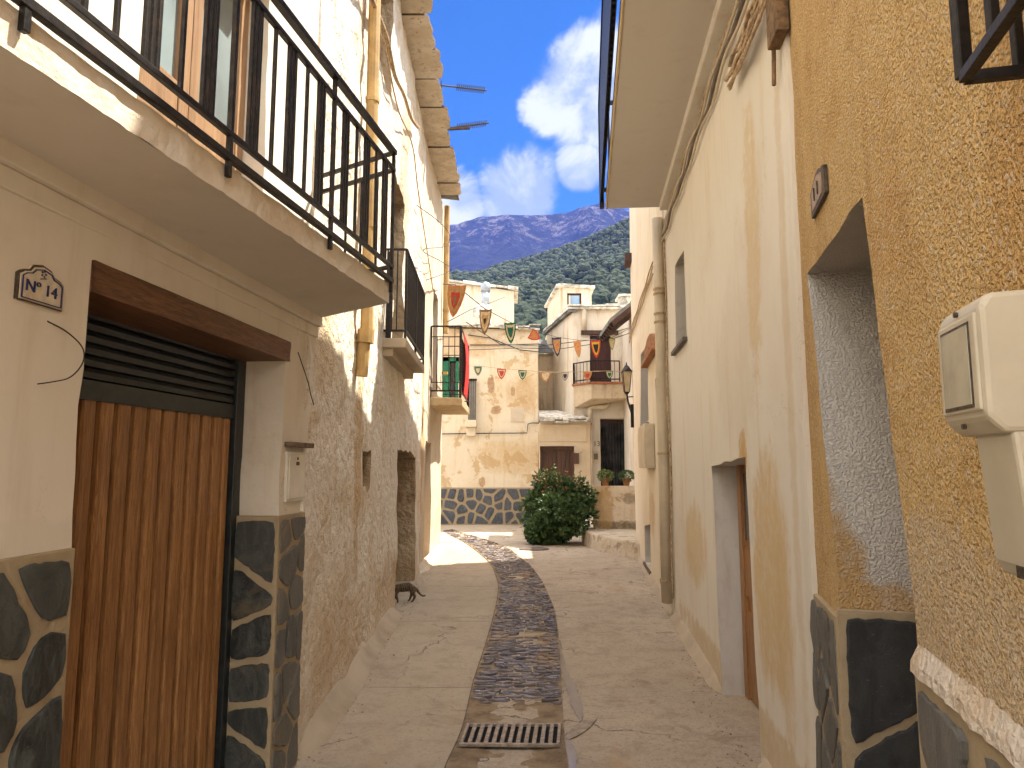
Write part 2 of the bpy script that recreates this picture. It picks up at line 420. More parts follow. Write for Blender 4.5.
def clip(poly, p, n):
    out = []; L = len(poly)
    for i in range(L):
        a, b = poly[i], poly[(i+1) % L]; da = (a[0]-p[0])*n[0]+(a[1]-p[1])*n[1]; db = (b[0]-p[0])*n[0]+(b[1]-p[1])*n[1]
        if da <= 0: out.append(a)
        if (da < 0 < db) or (db < 0 < da): k = da/(da-db); out.append((a[0]+(b[0]-a[0])*k, a[1]+(b[1]-a[1])*k))
    return out
def slabs(mb, fn, a0, a1, z0, z1, cw, ch, gap, seed, th=.012):
    """irregular slates set in mortar over a rectangle; fn(a, z, d) -> point"""
    r = random.Random(seed); nx = max(1, round((a1-a0)/cw)); nz = max(1, round((z1-z0)/ch)); P_ = []
    for j in range(nz):
        for i in range(nx):
            if nx*nz > 12 and r.random() < .08: continue
            P_.append((a0+(i+.5+r.uniform(-.38, .38))*(a1-a0)/nx, z0+(j+.5+r.uniform(-.38, .38)+(.22 if i % 2 else -.1))*(z1-z0)/nz))
    P_ = [(min(max(x, a0+.02), a1-.02), min(max(z, z0+.02), z1-.02)) for x, z in P_ if a0-.1 < x < a1+.1 and z0-.1 < z < z1+.1]
    e = gap*.45
    for k, p in enumerate(P_):
        if not (a0 < p[0] < a1 and z0 < p[1] < z1): continue
        poly = [(a0+e, z0+e), (a1-e, z0+e), (a1-e, z1-e), (a0+e, z1-e)]
        for q in P_:
            if q is p: continue
            dx, dz = q[0]-p[0], q[1]-p[1]; L = math.hypot(dx, dz)
            if L > 3*max(cw, ch): continue
            n = (dx/L, dz/L); g = gap*r.uniform(.7, 1.5); poly = clip(poly, (p[0]+dx/2-n[0]*g/2, p[1]+dz/2-n[1]*g/2), n)
            if len(poly) < 3: break
        if len(poly) < 3: continue
        # round corners, rough edges
        Q = []
        L = len(poly)
        for i in range(L):
            a, b, c = poly[i-1], poly[i], poly[(i+1) % L]
            k1 = min(.38, .045/max(math.dist(a, b), 1e-4)); k2 = min(.38, .045/max(math.dist(b, c), 1e-4))
            Q += [(lerp(b[0], a[0], k1), lerp(b[1], a[1], k1)), (b[0]*.6+(lerp(b[0], a[0], k1)+lerp(b[0], c[0], k2))*.2, b[1]*.6+(lerp(b[1], a[1], k1)+lerp(b[1], c[1], k2))*.2), (lerp(b[0], c[0], k2), lerp(b[1], c[1], k2))]
        R = []
        for i in range(len(Q)):
            a, b = Q[i], Q[(i+1) % len(Q)]; n_ = max(1, int(math.dist(a, b)/.022))
            for j in range(n_):
                t_ = j/n_; x, z = lerp(a[0], b[0], t_), lerp(a[1], b[1], t_); R.append((x+r.uniform(-1, 1)*.0028+.006*mnoise.noise(Vector((x*22, z*22, seed))), z+r.uniform(-1, 1)*.0028+.006*mnoise.noise(Vector((x*22, z*22, seed+9)))))
        cx_ = sum(q[0] for q in R)/len(R); cz_ = sum(q[1] for q in R)/len(R)
        h = th*r.uniform(.6, 1.25); tx, tz = r.uniform(-.03, .03), r.uniform(-.03, .03); n = len(R); V = []
        for (sc, dd) in ((1.0, -.004), (1.0, h*.75), (.955, h), (.6, h*1.05)):
            for q in R:
                x, z = cx_+(q[0]-cx_)*sc, cz_+(q[1]-cz_)*sc
                V.append(fn(x, z, dd+((x-cx_)*tx+(z-cz_)*tz+.003*mnoise.noise(Vector((x*14, z*14, seed))) if dd > 0 else 0)))
        V.append(fn(cx_, cz_, h*1.05)); F = []
        for l in range(3): F += [(l*n+i, l*n+(i+1) % n, (l+1)*n+(i+1) % n, (l+1)*n+i) for i in range(n)]
        F += [(3*n+i, 3*n+(i+1) % n, 4*n) for i in range(n)]
        mb.add(V, F)
    return mb
M_mortar = plaster('sandy_mortar', (.38, .30, .19), (.31, .24, .15), (.25, .17, .10), pscale=4, streak=.2, fine=60, bstr=.9, bdist=.008)
M_slateD = slate_mat('slate_dark', (.012, .014, .014), (.085, .090, .080)); M_slateG = slate_mat('slate_grey', (.05, .052, .048), (.17, .16, .14), (.24, .18, .10)); M_slateB = slate_mat('slate_blue', (.03, .036, .046), (.10, .11, .125))
M_slateK = slate_mat('slate_black', (.008, .009, .010), (.045, .048, .048), (.07, .06, .045))
# ---------------------------------------------------------------- plan of the street (metres)
L1 = Plane(-1.65, .0985, 'L'); L2 = Plane(-1.094, -.029, 'L'); L3 = Plane(-1.45, 0, 'L')
R1 = Plane(.976, .0985, 'R'); R0 = Plane(.53, .24, 'R')
def fbox_uv(mb, pl, a0, a1, z0, z1, d0, d1, m=0, du=0.0):
    c = [(a0, z0, d1), (a1, z0, d1), (a1, z0, d0), (a0, z0, d0), (a0, z1, d1), (a1, z1, d1), (a1, z1, d0), (a0, z1, d0)]
    fs = [(0, 3, 2, 1), (4, 5, 6, 7), (0, 1, 5, 4), (1, 2, 6, 5), (2, 3, 7, 6), (3, 0, 4, 7)]
    uvs = []
    for k, f in enumerate(fs):
        uvs.append([((c[i][0], c[i][1]) if k in (2, 4) else (c[i][0]+c[i][2]*1.0+du, c[i][1]) if k in (3, 5) else (c[i][0], c[i][2])) for i in f])
    mb.add([pl.P(*q) for q in c], fs, m, uvs); return mb

M_iron = simple('black_iron', (.022, .019, .018), .42, .25, 30, .3, metal=.55, dirt=(.09, .045, .025), dirt_amt=.35)
M_blind = simple('dark_shutter', (.022, .026, .026), .38, .15, 20, .15)
M_beam = wood('beam_wood', (.085, .036, .016), (.25, .115, .05), 'Y', 1.2)
M_door = wood('reddish_door_wood', (.22, .095, .032), (.54, .285, .11), 'Z', 3.2, .45)
M_dkwood = wood('dark_wood', (.035, .014, .008), (.10, .04, .02), 'Z', 1.0, .5)
M_frame = wood('tan_frame_wood', (.30, .17, .085), (.44, .28, .16), 'Z', 1.0, .45)
M_glass = glass_dark('window_glass', (.16, .20, .21), .10)
M_stone = slate_stones('slate_stonework', (1, .78), 3.9, seed=2)
M_stoneT = slate_stones('tall_slate_stonework', (1.5, .62), 3.6, light=(.13, .13, .12), seed=5)
M_cement = simple('cement', (.47, .385, .28), .95, .06, 2, 0, dirt=(.26, .19, .12), bd=.003)
M_cable = simple('cable_black', (.03, .028, .026), .6, .1, 30, 0)
M_cabtan = simple('cable_tan', (.42, .30, .18), .7, .2, 30, .2)
M_pipe = simple('yellow_pipe', (.46, .30, .12), .6, .12, 5, .2, dirt=(.30, .15, .05))
M_pvc = simple('cream_pipe', (.55, .46, .33), .5, .06, 4, .1, dirt=(.42, .32, .18))
M_white = simple('white_enamel', (.66, .62, .54), .35, .06, 6, .1, dirt=(.45, .36, .24))

# ---- house 14 (left, nearest)
c0 = L1.pix(293, 765); c1 = L1.pix(302, 514); c2 = L1.pix(318, 317)
gTL = L1.pix(88, 289); gTR = L1.pix(286, 358); gR = L1.pix(277, 514); gL = L1.pix(73, 545)
M_plL = plaster('cream_plaster', (.72, .66, .565), (.68, .60, .49), (.46, .35, .22), pscale=.7, crack=.55, streak=.3, fine=45, bstr=.35, bdist=.006, stain_amt=.25,
                stains=[(1.9, 1.0, .5, .16, (.62, .56, .45), .35, .4), (4.25, 1.46, .25, .10, (.68, .64, .55), .6, .4), (2.1, 1.44, .5, .05, (.66, .60, .5), .7, .4)])
M_plReveal = plaster('cream_plaster_reveal', (.70, .64, .54), (.64, .56, .44), TAN, pscale=1.6, streak=.3, fine=30, bstr=.5, bdist=.012)
h14 = thing('plaster_house', 'cream plastered house with the wooden garage door and iron balcony, nearest on the left', 'house', (-1.5, 2.0, 0))
mb = MB()
GH = [(gL[0], -.08), (gR[0], -.08), (gTR[0], 2.30), (gTL[0], 2.30)]
bd0 = L1.pix(137, 100)[0]; bd1 = L1.pix(268, 60)[0]
BD = rect(bd0, bd1, 2.66, 4.85)
wallmesh(mb, L1, [(L1.sY(-.9), -.1), (c0[0], -.1), c1, c2, (c2[0]+.02, 6.5), (L1.sY(-.9), 6.5)], [GH, BD], 4.0, [.32, .16], .16, .012, .012, 1.2, [1, 1], 1)
build('wall', mb, [M_plL, M_plReveal], h14, smooth=True)
mb = MB()
fbox_uv(mb, L1, L1.sY(-.9), gL[0]-.003, -.05, 1.39, -.03, .014)
fbox_uv(mb, L1, gR[0]-.01, c1[0]+.012, -.05, 1.385, -.24, .016)
build('stone_plinth', mb, M_mortar, h14, bevel=.006)
mb = MB(); slabs(mb, lambda a, z, d: L1.P(a, z, .016+d), gR[0]-.0, c1[0]+.008, 0, 1.375, .13, .30, .024, 6)
build('slate_facing', mb, M_slateG, h14); mb = MB(); slabs(mb, lambda a, z, d: L1.P(a, z, .014+d), L1.sY(.3), gL[0]-.008, 0, 1.375, .21, .27, .032, 3); build('slate_facing', mb, M_slateD, h14); mb = MB()
slabs(mb, lambda a, z, d: L1.P(gR[0]-.01-d, z, a), -.235, .012, 0, 1.375, .20, .24, .032, 17)
build('slate_facing', mb, M_slateD, h14)
mb = MB()
a, b = L1.pix(90, 262)[0], L1.pix(288, 345)[0]
mb.grid(lambda u, v: L1.P(lerp(a, b, u), lerp(2.225, 2.335, v), .016+.004*fbm(Vector((u*6, v*2, 4)))), 30, 6)
mb.grid(lambda u, v: L1.P(lerp(a, b, u), 2.225+.003*fbm(Vector((u*6, 0, 4))), lerp(-.3, .016, v)), 30, 1)
mb.fbox(L1, a, b, 2.226, 2.334, -.3, .012)
build('lintel_beam', mb, M_beam, h14)
# garage door : roller shutter above, ribbed timber leaf below
dD = -.25; zs = 1.90
ga = L1.pix(84, 393, dD)[0]-.25; gb = L1.pix(231, 420, dD)[0]; ge = L1.pix(238, 420, dD)[0]
leaf = MB(); lb = MB(); lb.fbox(L1, ga, gb, -.02, zs, dD-.06, dD-.030)
x = ga; i = 0
while x < gb-.02:
    x2 = min(x+.112, gb)
    leaf.prism([L1.P(x+.011, 0, dD-.032), L1.P(x+.015, 0, dD+.002), L1.P(x+.024, 0, dD+.008), L1.P(x2-.024, 0, dD+.008), L1.P(x2-.015, 0, dD+.002), L1.P(x2-.011, 0, dD-.032)][::-1], (0, 0, zs))
    x = x2
gd = build('garage_door', leaf, M_door, h14); build('backing', lb, simple('groove_shade_black', (.008, .006, .005), .9, .1, 9, 0), gd)  # near-black backing puts the groove shade between planks into the colour
sh = MB(); zz = zs
sh.fbox(L1, ga, gb, zs, zs+.075, dD-.03, dD+.018); zz = zs+.078
while zz < 2.34:
    sh.prism([L1.P(ga, zz, dD-.01), L1.P(ga, zz+.006, dD+.01), L1.P(ga, zz+.028, dD+.014), L1.P(ga, zz+.044, dD+.004), L1.P(ga, zz+.044, dD-.012)], L1.u*(gb-ga)); zz += .046
build('roller_shutter', sh, M_blind, h14)
fr = MB(); fr.fbox(L1, gb, ge+.01, -.03, 2.4, dD-.03, dD+.03)
build('shutter_guide', fr, M_blind, h14, bevel=.004)
# balcony
zb = 2.56; o1 = pixz(0, 45, zb); o2 = pixz(389, 303, zb)
od = (o2-o1); od.z = 0; od.normalize(); oA = o1 - od*(o1.y+.6)/od.y
mb = MB(); N = 90; top = 2.665
slab_in0 = L1.P(L1.sY(-.6), 0, 0); endw = L1.P(c2[0], 0, 0)
def slabp(u, v):      # u along, v across from underside inner, round the fascia, to the top
    p = oA.lerp(o2, u); q = slab_in0.lerp(endw, u); nn = fbm(Vector((u*60, v*3, 1.1)))
    if v < .4: r = q.lerp(p, v/.4); return Vector((r.x, r.y, zb+.0*u))
    if v <= .8:
        k = (v-.4)/.4; e = Vector((.004*nn, 0, 0)); return Vector((p.x, p.y, lerp(zb, top, k)+.003*nn))+e
    r = p.lerp(q, (v-.8)/.2); return Vector((r.x, r.y, top+.004*nn))
mb.grid(lambda u, v: slabp(u, v*.399), 2, 2, 1)
mb.grid(lambda u, v: slabp(u, .4+v*.6), 160, 12)
mb.add([Vector((endw.x, endw.y, zb)), Vector((o2.x, o2.y, zb)), Vector((o2.x, o2.y, top)), Vector((endw.x, endw.y, top))], [(0, 1, 2, 3)])
M_slab = plaster('balcony_plaster', (.64, .57, .47), (.56, .48, .37), (.30, .19, .10), pscale=2.5, streak=.15, fine=50, bstr=.7, bdist=.012, stain_amt=.35, speck=((.66, .62, .56), 9, .50, .6, .6))
bal = build('balcony_slab', mb, [M_slab, plaster('grey_soffit', (.64, .58, .50), (.58, .52, .44), (.30, .22, .15), pscale=1.0, streak=.1, fine=40, bstr=.2, bdist=.004, stain_amt=.15)], h14)
mb = MB(); mb.fbox(L1, L1.sY(-.6), c2[0]-.01, 2.435, 2.50, -.02, .012); mb.fbox(L1, L1.sY(-.6), c2[0]-.01, 2.50, 2.575, -.02, .035)
build('cornice_band', mb, M_plL, h14, bevel=.006)
rl = MB()
def onrail(y, z, off=0): t = (y-oA.y)/od.y; p = oA+od*t+Vector((.014+off, 0, 0)); return Vector((p.x, p.y, z))
RP = Free((oA.x+.014, oA.y), (o2.x+.014, o2.y))
za = RP.pix(389, 146)[1]; zb2 = RP.pix(388, 163)[1]; zc = RP.pix(386, 262)[1]; zd = RP.pix(389, 279)[1]
yE = o2.y+.0
for z_, w_ in ((za, .034), (zb2, .022), (zc, .020), (zd, .024)):
    rl.bar(onrail(-.55, z_), onrail(yE, z_), w_, w_ if z_ not in (za, zd) else .026)
posts = [yE-.012-.84*k for k in range(6)]
for y in posts:
    rl.bar(onrail(y, zd-.07), onrail(y, za), .018, .020, up=od)
    for k in range(1, 6):
        yy = y-.84*k/6
        if k % 2:
            for q in (-1, 0, 1): rl.bar(onrail(yy+q*.027, zc), onrail(yy+q*.027, zb2), .014, .015, up=od)
        else: rl.bar(onrail(yy, zc), onrail(yy, zb2), .014, .014, up=od)
ew = L1.P(c2[0]-.03, 0, 0); e0 = onrail(yE-.01, 0)
for z_ in (za, zb2, zc, zd): rl.bar((e0.x, e0.y, z_), (ew.x, ew.y-.05, z_), .022)
for k in range(1, 5):
    p = e0.lerp(Vector((ew.x, ew.y-.05, 0)), k/5); rl.bar((p.x, p.y, zc), (p.x, p.y, zb2), .014)
build('balcony_railing', rl, M_iron, h14, bevel=.002)
# balcony door (glazed, timber) and blind
bw = bd1-bd0; dz0, dz1 = 2.665, 4.80; dd = -.13
mb = MB()
def leaf_frame(a0, a1):
    mb.fbox(L1, a0, a0+.075, dz0, dz1, dd-.03, dd+.02); mb.fbox(L1, a1-.075, a1, dz0, dz1, dd-.03, dd+.02)
    mb.fbox(L1, a0+.075, a1-.075, dz0, dz0+.66, dd-.028, dd+.012); mb.fbox(L1, a0+.075, a1-.075, dz1-.1, dz1, dd-.028, dd+.018)
leaf_frame(bd0+.01, (bd0+bd1)/2-.003); leaf_frame((bd0+bd1)/2+.003, bd1-.01)
bdoor = build('balcony_door', mb, M_frame, h14, bevel=.004)
mb = MB(); mb.fbox(L1, bd0+.02, bd1-.02, dz0+.64, dz1-.05, dd-.02, dd-.012); build('pane', mb, M_glass, bdoor)
mb = MB(); mb.tube([L1.P(bd0+.03, 4.28, dd+.16), L1.P(bd1-.02, 4.28, dd+.16)], .07, 10)
for k in range(9): mb.fbox(L1, bd0+.03, bd1-.02, 4.34+k*.05, 4.383+k*.05, dd+.13, dd+.15)
build('rolled_blind', mb, M_dkwood, h14)
# roof of house 14
mb = MB(); mb.fbox(L1, L1.sY(-.9), c2[0]+.05, 6.5, 6.62, -4.0, .28); build('roof', mb, simple('slate_roof', (.12, .12, .11), .8, .3, 3, .4), h14)

# number plaque: ceramic tile
np_ = thing('house_number_plaque', 'blue and white ceramic number plaque on the cream wall beside the garage lintel', 'number plaque', L1.P(*L1.pix(37, 300), 0))
pa = L1.pix(13, 290)[0]; pb = L1.pix(60, 290)[0]; pm = (pa+pb)/2; hw = (pb-pa)/2
z0p = L1.pix(37, 306)[1]; z1p = L1.pix(37, 275)[1]; zt = z1p+.028
def plq(k, zk): 
    pts = [(-1, z0p), (1, z0p), (1, z1p-.012), (.82, z1p), (.55, z1p+.006), (.40, zt-.005), (0, zt+.004), (-.40, zt-.005), (-.55, z1p+.006), (-.82, z1p), (-1, z1p-.012)]
    zc_ = (z0p+z1p)/2
    return [(pm+x*hw*k, zc_+(z-zc_)*zk) for x, z in pts]
M_rim = simple('plaque_rim', (.07, .048, .03), .5, .3, 60, .4); M_tile = simple('plaque_glaze', (.60, .52, .40), .25, .08, 25, .05, dirt=(.35, .25, .15)); M_blue = simple('cobalt_paint', (.012, .022, .11), .3, .1, 20, 0)
mb = MB(); mb.prism([L1.P(x, z, .001) for x, z in plq(1, 1)], L1.n*.012); build('rim', mb, M_rim, np_, bevel=.002)
mb = MB(); mb.prism([L1.P(x, z, .010) for x, z in plq(.93, .90)], L1.n*.006)
mb.prism([L1.P(x, z, .001) for x, z in plq(.985, 1.02)], L1.n*.009)
build('tile', mb, M_tile, np_)
mb = MB()
outl = plq(.86, .80)
for i in range(len(outl)):
    p, q = outl[i], outl[(i+1) % len(outl)]; mb.bar(L1.P(*p, .017), L1.P(*q, .017), .0045, .003)
for i in range(5):
    an = 2*pi*i/5; mb.tube([L1.P(pm+.006*cos(an), zt-.024+.006*sin(an), .0165), L1.P(pm+.011*cos(an), zt-.024+.011*sin(an), .0165)], .003, 5)
mb.bar(L1.P(pm-.012, zt-.042, .017), L1.P(pm+.012, zt-.036, .017), .003)
build('painted_ornament', mb, M_blue, np_)
build('number', text_mb('Nº 14', .050, L1, pm-.004, (z0p+z1p)/2+.001, .0175, 1.1), M_blue, np_)

# cable ends poking out of the plaster
def cable(name, pts, r, m, label, n=6, cat='cable', group=None):
    P = []
    for i in range(len(pts)-1):
        p0 = pts[max(i-1, 0)]; p1 = pts[i]; p2 = pts[i+1]; p3 = pts[min(i+2, len(pts)-1)]
        for k in range(5):
            t = k/5; P.append(.5*((2*p1)+(p2-p0)*t+(2*p0-5*p1+4*p2-p3)*t*t+(3*p1-p0-3*p2+p3)*t**3))
    P.append(pts[-1]); mb = MB(); mb.tube(P, r, n); return solo(name, mb, m, label, cat, group, smooth=True)
def lp(pl, lst, d): return [pl.P(*pl.pix(x, y), d if not isinstance(d, list) else d[i]) for i, (x, y) in enumerate(lst)]
cable('loose_cable', lp(L1, [(47, 321), (61, 331), (72, 345), (74, 357), (71, 368), (60, 378), (46, 382), (34, 384)], [.0, .015, .03, .035, .03, .03, .02, .012]), .0022, M_cable, 'short curved cable end hanging from the cream wall below the number plaque')
cable('loose_cable', lp(L1, [(298, 352), (299, 365), (303, 382), (306, 395), (309, 405)], [.0, .02, .03, .03, .03]), .003, M_cable, 'short black cable end hanging at the house corner above the white meter panel')
mb = MB(); ma, mbb = L1.pix(285, 480)[0], L1.pix(303, 480)[0]
mz0, mz1 = L1.pix(294, 501)[1], L1.pix(294, 452)[1]
pn = thing('utility_cabinet', 'flat white meter panel on the corner of the cream house under a small brown slate', 'meter panel', L1.P(ma, mz0, 0))
mb.fbox(L1, ma, mbb, mz0, mz1, -.01, .012); build('frame', mb, M_white, pn, bevel=.003)
mb = MB(); mb.fbox(L1, ma+.018, mbb-.018, mz0+.016, mz1-.016, .0, .017); build('door', mb, M_white, pn, bevel=.002)
mb = MB(); mb.fbox(L1, (ma+mbb)/2-.02, (ma+mbb)/2+.02, mz1-.075, mz1-.055, .015, .020); mb.fbox(L1, (ma+mbb)/2-.008, (ma+mbb)/2+.004, mz1-.045, mz1-.03, .015, .020); build('lock', mb, M_rim, pn)
mb = MB(); mz = L1.pix(288, 447)[1]; mb.fbox(L1, ma-.02, mbb+.03, mz, mz+.028, -.01, .05)
solo('slate_shelf', mb, simple('brown_slate', (.16, .11, .075), .8, .25, 20, .5), 'small brown slate slab set in the wall directly above the white meter panel', 'slate slab', bevel=.004)

# ---- rubble-plastered house (left, second)
M_rub = plaster('rough_white_plaster', (.78, .72, .62), (.70, .60, .45), (.50, .32, .14), pscale=1.1, streak=.5, peel=((.56, .41, .23), 1.6, .58, .45), fine=70, bstr=1.0, bdist=.028, lumps=.8, lump_scale=13, stain_amt=.3,
                speck=((.36, .24, .13), 48, .58, .66, .5),
                stains=[(6.15, 1.75, .16, 1.0, (.52, .33, .14), .7, .5), (4.75, 2.5, .28, .45, (.55, .38, .18), .5, .5), (8.2, .35, .9, .35, (.50, .33, .16), .5, .6), (5.6, .30, .8, .40, (.50, .34, .18), .45, .6),
                        (8.4, 3.6, .3, .5, (.50, .30, .12), .7, .4), (9.0, 5.4, .5, 1.0, (.46, .28, .12), .5, .5)])
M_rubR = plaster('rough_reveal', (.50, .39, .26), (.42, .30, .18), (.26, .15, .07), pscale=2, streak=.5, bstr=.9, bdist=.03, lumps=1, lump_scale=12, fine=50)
h2 = thing('rough_house', 'tall rough whitewashed stone house with slate eaves, second on the left', 'house', (-1.4, 8.0, 0))
e1 = L2.pix(396.5, 540)[0]; e2 = L2.pix(415, 540)[0]; ztop1 = L2.pix(398, 448)[1]; ztop2 = L2.pix(414, 456)[1]
n1 = L2.pix(362, 470)[0]; n2 = L2.pix(370, 470)[0]; nz0 = L2.pix(366, 489)[1]; nz1 = L2.pix(366, 449)[1]
w1 = L2.pix(376, 30)[0]; w2 = L2.pix(391, 60)[0]; wz0 = L2.pix(385, 82)[1]
b1 = L2.pix(393, 260)[0]; b2_ = L2.pix(404, 260)[0]; 
eL2 = L2.sY(11.7)
D1 = [(e1, -.08), (e2, -.08), (e2-.05, ztop2), (e1+.02, ztop1)]
mb = MB()
wallmesh(mb, L2, [(c0[0]-.02, -.1), (eL2, -.1), (eL2, 7.1), (c0[0]-.02, 7.1)],
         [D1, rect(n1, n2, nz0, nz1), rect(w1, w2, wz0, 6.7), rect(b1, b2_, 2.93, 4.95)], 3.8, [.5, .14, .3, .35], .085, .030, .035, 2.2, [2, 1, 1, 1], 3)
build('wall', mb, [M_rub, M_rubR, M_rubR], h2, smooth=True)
mb = MB(); mb.fbox(L2, e1-.05, e2+.05, -.05, 2.2, -.49, -.44)
for k in range(7): mb.fbox(L2, e1+k*.26, e1+k*.26+.24, 0, 2.0, -.44, -.43)
build('door', mb, M_dkwood, h2)
def window(parent, pl, a0, a1, z0, z1, d, fm, gm, split=True, fw=.05, name='window'):
    mb = MB(); mb.fbox(pl, a0, a0+fw, z0, z1, d-.03, d+.02); mb.fbox(pl, a1-fw, a1, z0, z1, d-.03, d+.02)
    mb.fbox(pl, a0+fw, a1-fw, z0, z0+fw, d-.03, d+.018); mb.fbox(pl, a0+fw, a1-fw, z1-fw, z1, d-.03, d+.018)
    if split: mb.fbox(pl, (a0+a1)/2-fw*.4, (a0+a1)/2+fw*.4, z0+fw, z1-fw, d-.03, d+.022)
    f = build(name, mb, fm, parent); mb = MB(); mb.fbox(pl, a0+fw*.5, a1-fw*.5, z0+fw*.5, z1-fw*.5, d-.015, d-.005); build('pane', mb, gm, f); return f
M_glassD = glass_dark('dark_glass', (.02, .022, .025), .15)
window(h2, L2, w1, w2, wz0, 6.7, -.24, M_rim, M_glassD); window(h2, L2, b1, b2_, 2.93, 4.95, -.3, M_dkwood, M_glassD, name='balcony_door')
# raised plaster jamb beside the window, rusty pilaster under the balcony
# small balcony
a0 = L2.pix(383, 338)[0]; a1 = L2.sY(9.5)
mb = MB(); mb.fbox(L2, a0, a1, 2.84, 2.94, -.02, .235); mb.fbox(L2, a0+.04, a1-.04, 2.76, 2.85, -.02, .10)
build('small_balcony_slab', mb, M_cement, h2, bevel=.012)
mb = MB(); zt_ = L2.pix(403, 240, .22)[1]
for z_ in (zt_, 3.02): mb.bar(L2.P(a0+.03, z_, .22), L2.P(a1-.02, z_, .22), .028, .022); mb.bar(L2.P(a0+.03, z_, 0), L2.P(a0+.03, z_, .22), .022); mb.bar(L2.P(a1-.02, z_, 0), L2.P(a1-.02, z_, .22), .022)
n = 20
for k in range(n+1): mb.bar(L2.P(lerp(a0+.03, a1-.02, k/n), 2.93 if k % 10 == 0 else 3.02, .22), L2.P(lerp(a0+.03, a1-.02, k/n), zt_, .22), .015 if k % 10 else .024)
for d_ in (.03, .08, .13): mb.bar(L2.P(a0+.03, 3.02, d_), L2.P(a0+.03, zt_, d_), .012)
mb.fbox(L2, a0+.022, a0+.035, 2.94, zt_-.02, .02, .075)
build('small_balcony_railing', mb, M_iron, h2)
# downpipe with collars, cables
dp = MB(); sp_ = L2.pix(361, 150)[0]; zj = L2.pix(354, 330)[1]
dp.tube([L2.P(sp_, z, .085) for z in (7.0, 6.0, 5.0, 4.0, zj)], .052, 12); dp.tube([L2.P(sp_, zj-.09, .075), L2.P(sp_, zj+.02, .08)], .07, 12)
dp.tube([L2.P(sp_, zj-.36, .05), L2.P(sp_, zj-.02, .07)], .052, 12)
for z in (3.6, 4.7, 5.9): dp.tube([L2.P(sp_, z, .085), L2.P(sp_, z+.04, .085)], .06, 12)
solo('downpipe', dp, M_pipe, 'thick yellow-ochre downpipe on the rough house behind the balcony railing', 'pipe', smooth=False)
tcab = []
cable('wall_cable', lp(L2, [(352, -20), (366, 10), (378, 40), (386, 75), (396, 95), (404, 118), (412, 128)], .09), .022, M_cabtan, 'frayed tan cable bundle sagging down the rough house beside the upper window')
cable('wall_cable', lp(L2, [(358, -10), (372, 25), (381, 62), (392, 110), (407, 145), (413, 190), (421, 240), (429, 290)], .07), .009, M_cabtan, 'thin tan cable running down the rough house past the small balcony')
cable('wall_cable', [L2.P(*L2.pix(413, 205), .05), L2.P(*L2.pix(420, 222), .3), L2.P(*L2.pix(430, 235), .35), L2.P(*L2.pix(428, 246), .3), L2.P(*L2.pix(412, 250), .15), L2.P(*L2.pix(424, 262), .3), L2.P(*L2.pix(436, 270), .3), L2.P(*L2.pix(420, 280), .1)],
      .006, M_cable, 'coiled grey wire loops sticking out above the small balcony of the rough house')
# slate eaves (pieces of slab with ragged edge)
M_eave = plaster('painted_slate', (.64, .56, .45), (.54, .45, .33), (.16, .10, .06), pscale=3, streak=.3, bstr=.35, bdist=.008, stain_amt=.5, patch=(.4, .6), speck=((.13, .09, .06), 14, .60, .66, .5))
mb = MB(); y = 4.3
eo1 = pixz(462, 195, 7.1); eo2 = pixz(431, 2, 7.1); es = (eo1.x-eo2.x)/(eo1.y-eo2.y)
rr = random.Random(4)
while y < 14.9:
    y2 = min(y+rr.uniform(.55, .85), eo1.y); xo = eo2.x+es*((y+y2)/2-eo2.y)+rr.uniform(-.05, .05)-.02; zo = rr.uniform(-.02, .02)
    xi = -1.7; n = 9; edge = [(xo+.035*fbm(Vector((k*.9, y, 3)))-(.05 if k in (0, n) else 0), lerp(y+.005, y2-.005, k/n)) for k in range(n+1)]
    mb.prism([(xi, y+.005, 7.1+zo)]+[(ex, ey, 7.1+zo) for ex, ey in edge]+[(xi, y2-.005, 7.1+zo)], (0, 0, .045)); mb.m[-(n+3):] = [1]*(n+3); y = y2
    if y2 >= eo1.y-.01: break
build('slate_eaves', mb, [M_eave, simple('slate_edge', (.13, .09, .06), .9, .3, 14, .6)], h2)
M_slateroof = simple('slate_roof_grey', (.14, .14, .13), .8, .3, 2.5, .5, dirt=(.35, .32, .26))
mb = MB(); mb.prism([(-1.15, 4.3, 7.155), (-1.1, 14.9, 7.155), (-5.2, 14.9, 7.6), (-5.2, 4.3, 7.6)], (0, 0, .05)); build('roof', mb, M_slateroof, h2)
# doorway patch: cement skirting along the foot of the wall
mb = MB()
def skirt(pl, a0, a1, wd, ht, n, seed):
    def f(u, v):
        a = lerp(a0, a1, u); k = (1+.25*mnoise.noise(Vector((a*.8, seed, 0))))*min(1, .15+u*12, .15+(1-u)*12)
        prof = [(-.02, ht*1.25), (.02, ht), (wd*.45, ht*.42), (wd, .004), (wd+.01, -.03)][int(round(v*4))]
        return pl.P(a, prof[1]*k if prof[1] > 0 else prof[1], prof[0]*(k if prof[0] > 0 else 1))
    return f
mb.grid(skirt(L2, c0[0]+.05, e1-.02, .12, .09, 60, 2), 40, 4)
build('cement_skirting', mb, M_cement, h2, smooth=True)

